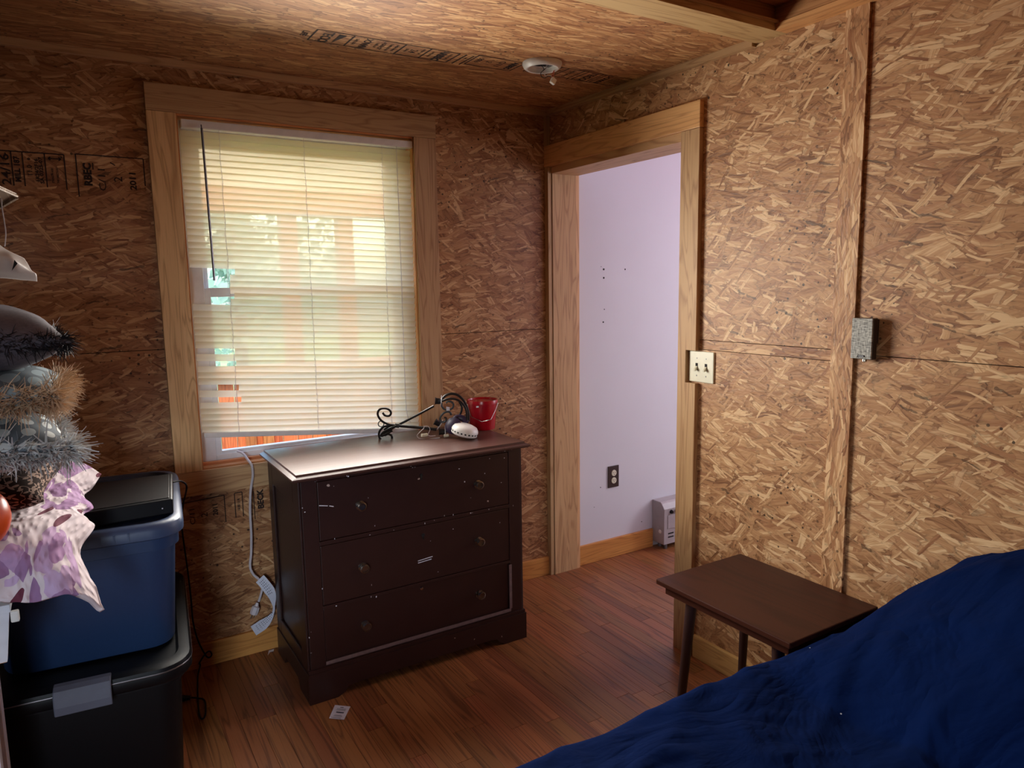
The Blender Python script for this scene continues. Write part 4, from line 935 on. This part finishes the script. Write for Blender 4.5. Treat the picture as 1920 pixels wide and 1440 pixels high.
# heater
ht = thing('wall_heater', (.95, -.05, .025), 'grey enamel wall heater low on the hall wall at the end of the baseboard', 'heater')
hx0, hx1, hy, hz0, hz1 = .672, 1.28, -.095, .03, .262
hb_ = PRISM([(hx0, -.001, hz0), (hx0, hy, hz0), (hx0, hy, hz1-.035), (hx0, hy+.02, hz1-.008), (hx0, hy+.03, hz1), (hx0, -.001, hz1)], (hx1-hx0, 0, 0))
obj('cabinet', hb_, 'heater', ht, bevel=.003)
gl = obj('front_panel', BOX((hx0+.025, hy-.003, .115), (hx1-.02, hy+.002, .19)), 'heater', ht, bevel=.002)
gt = bmesh.new()
for zc in (.197, .207, .217):
    for k in range(9): box(gt, (hx0+.115+k*.05, hy-.0012, zc), (hx0+.155+k*.05, hy+.001, zc+.006))
for zc in (.065, .085):
    for k in range(11): box(gt, (hx0+.03+k*.05, hy-.0012, zc), (hx0+.07+k*.05, hy+.001, zc+.007))
obj('grille_slots', gt, 'hollow', ht)
for k, xk in enumerate((hx0+.05, hx0+.085)): obj('control_knob', LATHE([(0, .011), (.008, .011), (.010, .006), (.011, 0)], (xk, hy, .208), (0, -1, 0), 14), ('black_plastic', 'chrome')[k], ht, smooth=True)
for xk in (hx0+.03, hx1-.03):
    for yk in (hy+.02, -.03): obj('foot', LATHE([(0, 0), (.010, 0), (.010, .02), (.006, .031)], (xk, yk, 0), (0, 0, 1), 12), 'steel', ht, smooth=True)
obj('side_cap', LATHE([(0, .003), (.009, .003), (.011, 0)], (hx0, hy+.03, .098), (-1, 0, 0), 14), 'white_plastic', ht, smooth=True)

# ================================================================== CEILING LIGHT BASE
lc = Vector((-.452, -.628, HZ(-.628)))
cb = thing('ceiling_fitting', lc, 'white round ceiling mounting base with wires dangling from its dark box', 'ceiling fitting')
obj('mounting_ring', LATHE([(.035, 0), (.070, 0), (.0705, -.006), (.066, -.016), (.058, -.022), (.052, -.021), (.050, -.010), (.047, -.004), (.035, -.003)], lc, (0, 0, 1), 40), 'white_plastic', cb, smooth=True)
obj('box_hole', LATHE([(0, -.0015), (.036, -.0015), (.036, 0)], lc+Vector((-.006, .0, 0)), (0, 0, 1), 20), 'hollow', cb)
obj('bracket_tab', BOX(lc+Vector((.02, -.025, -.006)), lc+Vector((.042, .02, -.003))), 'steel', cb)
def L(px, py, y=-.63): return P(px, py, 'y', y)
M['wire_black'] = plain('black_wire', (22, 20, 24), .4); M['wire_red'] = plain('orange_wire', (206, 84, 56), .4)
obj('black_wire', TUBE(spline([lc+Vector((-.02, 0, 0)), L(1016, 124), L(1020, 130), L(1014, 137), L(1016, 144), L(1022, 146), L(1028, 143), L(1033, 144)], 5), .0013, 6), 'wire_black', cb, smooth=True)
obj('black_wire', TUBE(spline([lc+Vector((.015, 0, 0)), L(1029, 117), L(1025, 126), L(1019, 132)], 5), .0013, 6), 'wire_black', cb, smooth=True)
obj('white_wire', TUBE(spline([lc+Vector((.005, 0, 0)), L(1026, 122), L(1022, 132), L(1022, 142), L(1027, 141), L(1034, 143)], 5), .0013, 6), 'cord_white', cb, smooth=True)
obj('orange_wire', TUBE(spline([L(1034, 145), L(1036, 138), L(1039, 132), L(1038, 140), L(1036, 146)], 5), .0011, 6), 'wire_red', cb, smooth=True)
pc_ = L(1037, 152); cbx = rot_bm(BOX(pc_-Vector((.0095, .006, .010)), pc_+Vector((.0095, .006, .010))), R(28), 'Y', pc_); obj('connector', cbx, 'white_plastic', cb, bevel=.001)

# ================================================================== TOTES
def rrect(cx, cy, w, d, r_, n=6):
    pts = []
    for sx, sy, a0 in ((1, 1, 0), (-1, 1, 90), (-1, -1, 180), (1, -1, 270)):
        for k in range(n+1):
            a = R(a0+90*k/n); pts.append((cx+sx*(w/2-r_)+r_*math.cos(a), cy+sy*(d/2-r_)+r_*math.sin(a)))
    return pts
def shell(bm, secs, cx, cy, cap0=True, cap1=True, ang=0):
    rings = []
    for (w, d, r_, z) in secs:
        ring = []
        for (x, y) in rrect(0, 0, w, d, r_):
            ring.append(bm.verts.new((cx+x*math.cos(ang)-y*math.sin(ang), cy+x*math.sin(ang)+y*math.cos(ang), z)))
        rings.append(ring)
    for a, b in zip(rings, rings[1:]):
        for k in range(len(a)): bm.faces.new((a[k], a[(k+1) % len(a)], b[(k+1) % len(a)], b[k]))
    if cap0: bm.faces.new(rings[0][::-1])
    if cap1: bm.faces.new(rings[-1])
TA = R(-5.5)
bx, by = -1.976, -.415
bt = thing('black_storage_tote', (bx, by, 0), 'large black storage tote with grey latch at the bottom of the stack, on the floor', 'tote')
bm = bmesh.new(); shell(bm, [(.43, .64, .05, 0), (.44, .65, .055, .01), (.475, .70, .06, .37), (.50, .725, .065, .375), (.50, .725, .065, .40)], bx, by, ang=TA); obj('body', bm, 'tote_black', bt, smooth=True)
bm = bmesh.new(); shell(bm, [(.525, .75, .085, .385), (.535, .76, .09, .392), (.535, .76, .09, .415), (.525, .75, .085, .428), (.505, .73, .08, .432), (.47, .69, .07, .432), (.455, .675, .065, .424), (.0+.44, .66, .06, .424)], bx, by, ang=TA); obj('lid', bm, 'tote_black', bt, smooth=True)
rm = bmesh.new(); shell(rm, [(.537, .762, .091, .416), (.539, .764, .092, .418), (.537, .762, .091, .420)], bx, by, False, False, ang=TA); obj('lid_edge', rm, 'steel', bt, smooth=True, label='pale scuffed rim edge')
def latch(px0, px1):
    y = by-.76/2-.004
    hb2 = bmesh.new(); x0, x1 = px0, px1
    prof = [(.03, .441), (.012, .440), (-.004, .434), (-.013, .420), (-.015, .395), (-.013, .372), (-.007, .372), (-.008, .395), (-.006, .418), (.002, .427), (.014, .432), (.03, .434)]
    prism(hb2, [(x0, y+a, z) for a, z in prof], (x1-x0, 0, 0)); rot_bm(hb2, TA, 'Z', (bx, by, 0)); return hb2
obj('latch', latch(-2.032, -1.903), 'grey_handle', bt, bevel=.003, label='grey latch handle clipped over the lid')
tp_ = bmesh.new(); p0 = P(230, 1213, 'z', .433); p1 = P(285, 1192, 'z', .433); bar2(tp_, p0, p1, .012, (0, 0, 1)); o_ = obj('tape_scrap', tp_, 'grey_handle', bt)
# blue tote on top
ux, uy, uz = -1.952, -.385, .432
ut = thing('blue_storage_tote', (ux, uy, uz), 'navy blue storage tote stacked on the black tote under the window wall', 'tote')
bm = bmesh.new(); shell(bm, [(.405, .55, .06, uz), (.415, .56, .065, uz+.008), (.455, .615, .07, uz+.29), (.475, .635, .072, uz+.294), (.478, .64, .072, uz+.345)], ux, uy, ang=TA); obj('body', bm, 'navy_plastic', ut, smooth=True)
bm = bmesh.new(); shell(bm, [(.490, .652, .078, uz+.328), (.505, .668, .085, uz+.332), (.507, .67, .085, uz+.352), (.498, .66, .082, uz+.366), (.48, .642, .078, uz+.372), (.45, .612, .07, uz+.372), (.438, .60, .066, uz+.362), (.42, .58, .06, uz+.362)], ux, uy, ang=TA); lid = obj('lid', bm, 'navy_lid', ut, smooth=True)
gv = bmesh.new()
for k in range(5):
    x_ = ux-.02+.0335*k; box(gv, (x_, uy-.3365, uz+.336), (x_+.005, uy-.33, uz+.358))
rot_bm(gv, TA, 'Z', (ux, uy, 0)); obj('rim_ribs', gv, 'navy_lid', lid)
# flat black electronic box on the lid
LZ = uz+.372
bxp = thing('black_media_player', (-1.86, -.5, LZ), 'flat black electronic box lying on the blue tote lid', 'media player')
pts = [Vector((-2.01, -.665, 0)), Vector((-1.747, -.655, 0)), Vector((-1.712, -.345, 0)), Vector((-1.975, -.33, 0))]
d0 = bmesh.new(); prism(d0, [Vector((p.x, p.y, LZ)) for p in pts], (0, 0, .044)); obj('case', d0, 'black_plastic', bxp, bevel=.004)
d1 = bmesh.new(); cpt = sum(pts, Vector())/4; prism(d1, [Vector(((p.x-cpt.x)*.93+cpt.x, (p.y-cpt.y)*.93+cpt.y, LZ+.044)) for p in pts], (0, 0, .002)); obj('top_panel', d1, 'black_plastic', bxp, bevel=.001)
obj('led', LATHE([(0, .001), (.0018, .001), (.002, 0)], (-1.775, -.6565, LZ+.02), (0, -1, 0), 8), 'paper', bxp)
def Q(px, py, y): return P(px, py, 'y', y)
kp = [Vector((-1.719, -.40, LZ+.028)), Q(338, 902, -.36), Q(349, 909, -.33), Q(349, 922, -.30), Q(343, 948, -.12), Q(341, 985, -.045), Q(345, 1020, -.03), Q(352, 1070, -.03), Q(358, 1120, -.03), Q(362, 1165, -.03), Q(371, 1200, -.03), Q(384, 1226, -.028), Q(391, 1233, -.028), Q(397, 1228, -.028), Q(393, 1221, -.028), Q(385, 1226, -.032), Q(374, 1243, -.03), Vector((-1.64, -.03, .02)), Vector((-1.66, -.10, .006)), P(372, 1325, 'z', .006), P(377, 1347, 'z', .006), P(385, 1340, 'z', .006), P(384, 1314, 'z', .007), P(370, 1309, 'z', .01), P(358, 1308, 'z', .012)]
pcd = thing('power_cord', kp[0], 'black power cord running from the electronic box down behind the stacked totes', 'cord')
obj('cable', TUBE(spline(kp, 5), .003, 7), 'black_plastic', pcd, smooth=True)
pk = P(357, 1308, 'z', .013); obj('plug', TUBE([pk, pk+Vector((-.018, .006, .001)), pk+Vector((-.045, .014, .002))], lambda t: .007+.007*t, 10), 'black_plastic', pcd, smooth=True)

# ================================================================== LEFT SIDE: WHITE DESK, QUILT, CUSHIONS
dk = thing('white_desk', (-2.4, -.9, 0), 'white laminate desk under the quilt, its chipboard corner showing', 'desk')
KX = -2.116; KY0, KY1 = -1.0, -.815
obj('desk_top', BOX((XL+.02, KY0, .742), (KX, KY1, .76)), 'white_laminate', dk, bevel=.001)
fp = bmesh.new(); prism(fp, [(XL+.04, KY0+.001, .632), (KX-.016, KY0+.001, .632), (KX-.003, KY0+.001, .742), (XL+.04, KY0+.001, .742)], (0, .018, 0)); ap_ = obj('front_apron', fp, 'white_laminate', dk)
obj('raw_edge', BOX((XL+.04, KY0+.002, .6305), (KX-.017, KY0+.018, .632)), 'chipboard', ap_, label='raw chipboard lower edge')
for x_ in (KX-.07, XL+.08):
    for y_ in (KY0+.03, KY1-.03): obj('leg', BOX((x_-.02, y_-.02, 0), (x_+.02, y_+.02, .742)), 'white_laminate', dk, bevel=.002)
obj('cable_clip', BOX((KX-.002, KY0+.005, .715), (KX+.014, KY0+.02, .74)), 'white_plastic', dk, bevel=.003)

def sheet(rows, nu, nv, thick, wr_amp, seed, name, mat, parent=None, uvs=(1, 1), **kw):
    "cloth through rows of control points, with fine wrinkles"
    rws = [spline(r_, nu) for r_ in rows]; cols = list(zip(*rws)); full = [spline(c, nv) for c in cols]
    bm = bmesh.new(); uvl = bm.loops.layers.uv.new('UVMap'); g_ = []; nI, nJ = len(full), len(full[0]); vals = {}
    for i, c in enumerate(full):
        row = []
        for j, p in enumerate(c):
            n = mnoise.noise(Vector((p.x*14+seed, p.y*6, p.z*22)))+.5*mnoise.noise(Vector((p.x*34+seed, p.y*20, p.z*50)))
            v = bm.verts.new(p+Vector((.35*n, -n, .5*n))*wr_amp); vals[v] = (i/(nI-1)*uvs[0], j/(nJ-1)*uvs[1]); row.append(v)
        g_.append(row)
    for i in range(nI-1):
        for j in range(nJ-1):
            f = bm.faces.new((g_[i][j], g_[i+1][j], g_[i+1][j+1], g_[i][j+1]))
            for l in f.loops: l[uvl].uv = vals[l.vert]
    o = obj(name, bm, mat, parent, smooth=True, angle=180, **kw)
    md = o.modifiers.new('thick', 'SOLIDIFY'); md.thickness = thick; md.offset = -1
    return o
def row(*pp): return [P(px, py, 'y', y) for px, py, y in pp]
quilt_rows = [
    row((-150, 872, -.62), (0, 868, -.60), (70, 866, -.58), (120, 862, -.55), (165, 872, -.52), (190, 889, -.50)),
    row((-150, 900, -.74), (0, 898, -.72), (70, 895, -.70), (115, 890, -.66), (150, 898, -.62), (172, 916, -.58)),
    row((-150, 925, -.80), (0, 922, -.78), (65, 917, -.76), (110, 910, -.72), (142, 915, -.68), (160, 929, -.64)),
    row((-150, 950, -.86), (0, 945, -.84), (60, 940, -.82), (110, 930, -.78), (150, 935, -.74), (178, 950, -.70)),
    row((-150, 968, -.93), (0, 966, -.92), (55, 960, -.90), (105, 950, -.85), (140, 952, -.80), (157, 966, -.755)),
    row((-150, 985, -.98), (0, 985, -.97), (50, 978, -.95), (100, 968, -.90), (146, 972, -.85), (177, 986, -.81)),
    row((-150, 1025, -1.03), (0, 1022, -1.03), (50, 1018, -1.02), (95, 1010, -1.00), (130, 1012, -.94), (152, 1030, -.90)),
    row((-150, 1075, -1.05), (0, 1070, -1.05), (50, 1065, -1.05), (95, 1060, -1.04), (140, 1065, -1.00), (172, 1082, -.95)),
    row((-150, 1122, -1.055), (0, 1126, -1.055), (60, 1129, -1.055), (110, 1116, -1.05), (160, 1116, -1.02), (198, 1142, -.97)),
]
sheet(quilt_rows, 10, 7, .012, .014, 3, 'floral_quilt', 'quilt', uvs=(1.2, 1.5), label='quilted floral bedspread in white and purple draped over the desk edge', cat='quilt')

def cushion(name, c, a, b, h, mat, rotz, tilt, label, group, uvn=1.0, puff=.5, parts=None):
    t = thing(name, c, label, 'cushion', group)
    bm = bmesh.new(); uvl = bm.loops.layers.uv.new('UVMap'); n = 28; val = {}
    rot = Matrix.Rotation(rotz, 3, 'Z') @ Matrix.Rotation(tilt, 3, 'Y')
    def pt(u, v, s):
        e = ((1-abs(u)**2.4)*(1-abs(v)**2.4))**puff
        k = 1-.06*(1-abs(abs(u)-abs(v)))*max(abs(u), abs(v))*0
        pin = 1-.10*(1-abs(u)**2)*0
        edge_in = 1-.07*(1-v*v) * abs(u)**6; edge_in2 = 1-.07*(1-u*u)*abs(v)**6
        w = .006*mnoise.noise(Vector((u*3.1+c[0]*9, v*3.1, s*2+c[2]*11)))*e**.5
        return Vector(c)+rot @ Vector((a*u*edge_in, b*v*edge_in2, s*h*e+w))
    gt_, gb_ = [], []
    for i in range(n+1):
        u = math.sin((i/n*2-1)*math.pi/2); rt, rb = [], []
        for j in range(n+1):
            v = math.sin((j/n*2-1)*math.pi/2); bd = i in (0, n) or j in (0, n)
            vt_ = bm.verts.new(pt(u, v, 1)); val[vt_] = (i/n*uvn, j/n*uvn*.62); rt.append(vt_)
            if bd: rb.append(vt_)
            else: vb_ = bm.verts.new(pt(u, v, -1)); val[vb_] = (i/n*uvn, j/n*uvn*.62); rb.append(vb_)
        gt_.append(rt); gb_.append(rb)
    for g_ in (gt_, gb_):
        for i in range(n):
            for j in range(n):
                f = bm.faces.new((g_[i][j], g_[i+1][j], g_[i+1][j+1], g_[i][j+1]))
                for l in f.loops: l[uvl].uv = val[l.vert]
    obj('cover', bm, mat, t, smooth=True, angle=180)
    edge = []
    m = 90
    for k in range(m):
        q = 4*k/m; s = int(q); f_ = (q-s)*2-1
        u, v = ((f_, -1), (1, f_), (-f_, 1), (-1, -f_))[s]
        p = pt(u, v, 0); o_ = rot @ Vector((a*u, b*v, 0)); edge.append((p, o_.normalized()))
    return t, edge
def fringe(name, t, edge, n, ln, spread, mat, width, seed, curl=.3, droop=.3, label=None, keep=lambda p: True):
    rnd = random.Random(seed); bm = bmesh.new(); m = len(edge)
    for k in range(n):
        q = rnd.uniform(0, m); i = int(q) % m; f_ = q-int(q); p = edge[i][0].lerp(edge[(i+1) % m][0], f_); d = edge[i][1].lerp(edge[(i+1) % m][1], f_)
        if not keep(p): continue
        dirv = (d+Vector((rnd.gauss(0, spread), rnd.gauss(0, spread), rnd.gauss(0, spread)))).normalized(); L_ = ln*rnd.uniform(.7, 1.15)
        p0 = p-d*.012+Vector((0, 0, rnd.uniform(-.016, .012))); side = dirv.cross(Vector((rnd.gauss(0, 1), rnd.gauss(0, 1), rnd.gauss(0, 1)))).normalized()
        bend = Vector((rnd.gauss(0, curl), rnd.gauss(0, curl), rnd.gauss(0, curl)-droop))
        if bend.length > .8: bend *= .8/bend.length
        prev = None
        for s in range(5):
            u = s/4; c = p0+dirv*L_*u+bend*L_*u*u; w = width*(1-.75*u)
            cur = (bm.verts.new(c-side*w), bm.verts.new(c+side*w))
            if prev: bm.faces.new((prev[0], prev[1], cur[1], cur[0]))
            prev = cur
    return obj(name, bm, mat, t, kind='stuff', label=label)
CG = 'cushions stacked on the quilt'
front = lambda p: p.y < -.70 and p.x > -2.42 or p.x > -2.12
cushion('vine_print_cushion', (-2.25, -.80, 1.0), .24, .20, .062, 'vine', R(-6), R(4), 'brown cushion with tan leaf vine print, lowest in the stack', CG, 2.2)
t, e = cushion('dotted_cushion', (-2.165, -.86, 1.10), .185, .20, .062, 'dots', R(4), R(2), 'grey cushion with white dots and shaggy grey yarn fringe', CG, 1.2)
fringe('yarn_fringe', t, e, 4200, .036, .75, 'fur_grey', .0030, 11, .7, .5, 'shaggy grey and white yarn fringe', front)
t, e = cushion('fur_trimmed_cushion', (-2.16, -.87, 1.215), .185, .20, .060, 'dots2', R(-3), R(1), 'slate dotted satin cushion trimmed with tan faux fur', CG, 1.2)
fringe('fur_trim', t, e, 9000, .036, .8, 'fur_tan', .0019, 12, .4, .25, 'tan faux fur trim', front)
t, e = cushion('charcoal_plush_cushion', (-2.155, -.87, 1.335), .185, .20, .078, 'plush', R(5), R(3), 'charcoal plush cushion with dark fur trim on top of the stack', CG, 1.0, .6)
fringe('fur_trim', t, e, 5000, .024, .8, 'fur_dark', .0018, 13, .5, .3, 'black fur trim with pale flecks', front)
oc = P(-57, 975, 'y', -1.12); ob_ = LATHE([(0, -.067)]+[(.068*math.sin(a)*(1), -.068*math.cos(a)) for a in [k*math.pi/16 for k in range(1, 16)]]+[(0, .064)], oc, (0, 0, 1), 32)
tag(obj('orange_ball', ob_, 'orange', origin=oc, smooth=True), 'glossy orange ball on the quilt in front of the cushions', 'ball')
# cane shelf, string and plastic bag
s0, s1, s2 = P(32, 368, 'z', 1.64), P(0, 354, 'z', 1.64), P(0, 387, 'z', 1.64)
d1 = (s1-s0).normalized(); d2 = (s2-s0).normalized()
cs = thing('cane_shelf', s0, 'corner of a woven cane rack high on the wall beside the cushions', 'shelf')
e1, e2 = s0+d1*.32, s0+d2*.55
obj('woven_panel', PRISM([s0, e1, e1+d2*.55, e2], (0, 0, .006)), 'cane', cs)
rmb = bmesh.new(); tube(rmb, [s0, e2], .006, 6); tube(rmb, [s0, e1], .003, 6); obj('rim', rmb, 'cane', cs)
sa_ = P(4, 390, 'y', -.86); sb_ = P(9, 462, 'y', -.86)
tag(obj('hanging_string', TUBE(spline([sa_+Vector((-.0, .02, .03)), sa_, P(9, 420, 'y', -.86), P(11, 440, 'y', -.86), sb_], 5), .0013, 5), 'cord_white', origin=sa_, smooth=True), 'thin pale string hanging from the cane rack to the plastic bag', 'string')
bag_rows = [row((-120, 420, -.90), (-30, 440, -.88), (2, 459, -.86), (14, 466, -.855), (30, 474, -.85), (46, 483, -.85)),
            row((-120, 450, -.97), (-30, 470, -.95), (5, 478, -.935), (22, 484, -.93), (40, 494, -.91), (58, 506, -.88)),
            row((-120, 490, -.96), (-30, 500, -.95), (5, 506, -.93), (25, 510, -.92), (45, 514, -.90), (67, 515, -.88)),
            row((-120, 525, -.88), (-30, 522, -.87), (0, 521, -.86), (25, 524, -.86), (48, 527, -.86), (70, 528, -.86))]
bag = sheet(bag_rows, 6, 6, .001, .008, 21, 'plastic_bag', 'bag', label='crumpled white plastic bag hanging above the cushions', cat='bag')
hd2 = bmesh.new(); hc = [P(27, 487, 'y', -.945), P(33, 494, 'y', -.945), P(22, 508, 'y', -.945), P(25, 497, 'y', -.945)]; hd2.faces.new([hd2.verts.new(p) for p in hc]); obj('handle_hole', hd2, 'hollow', bag)
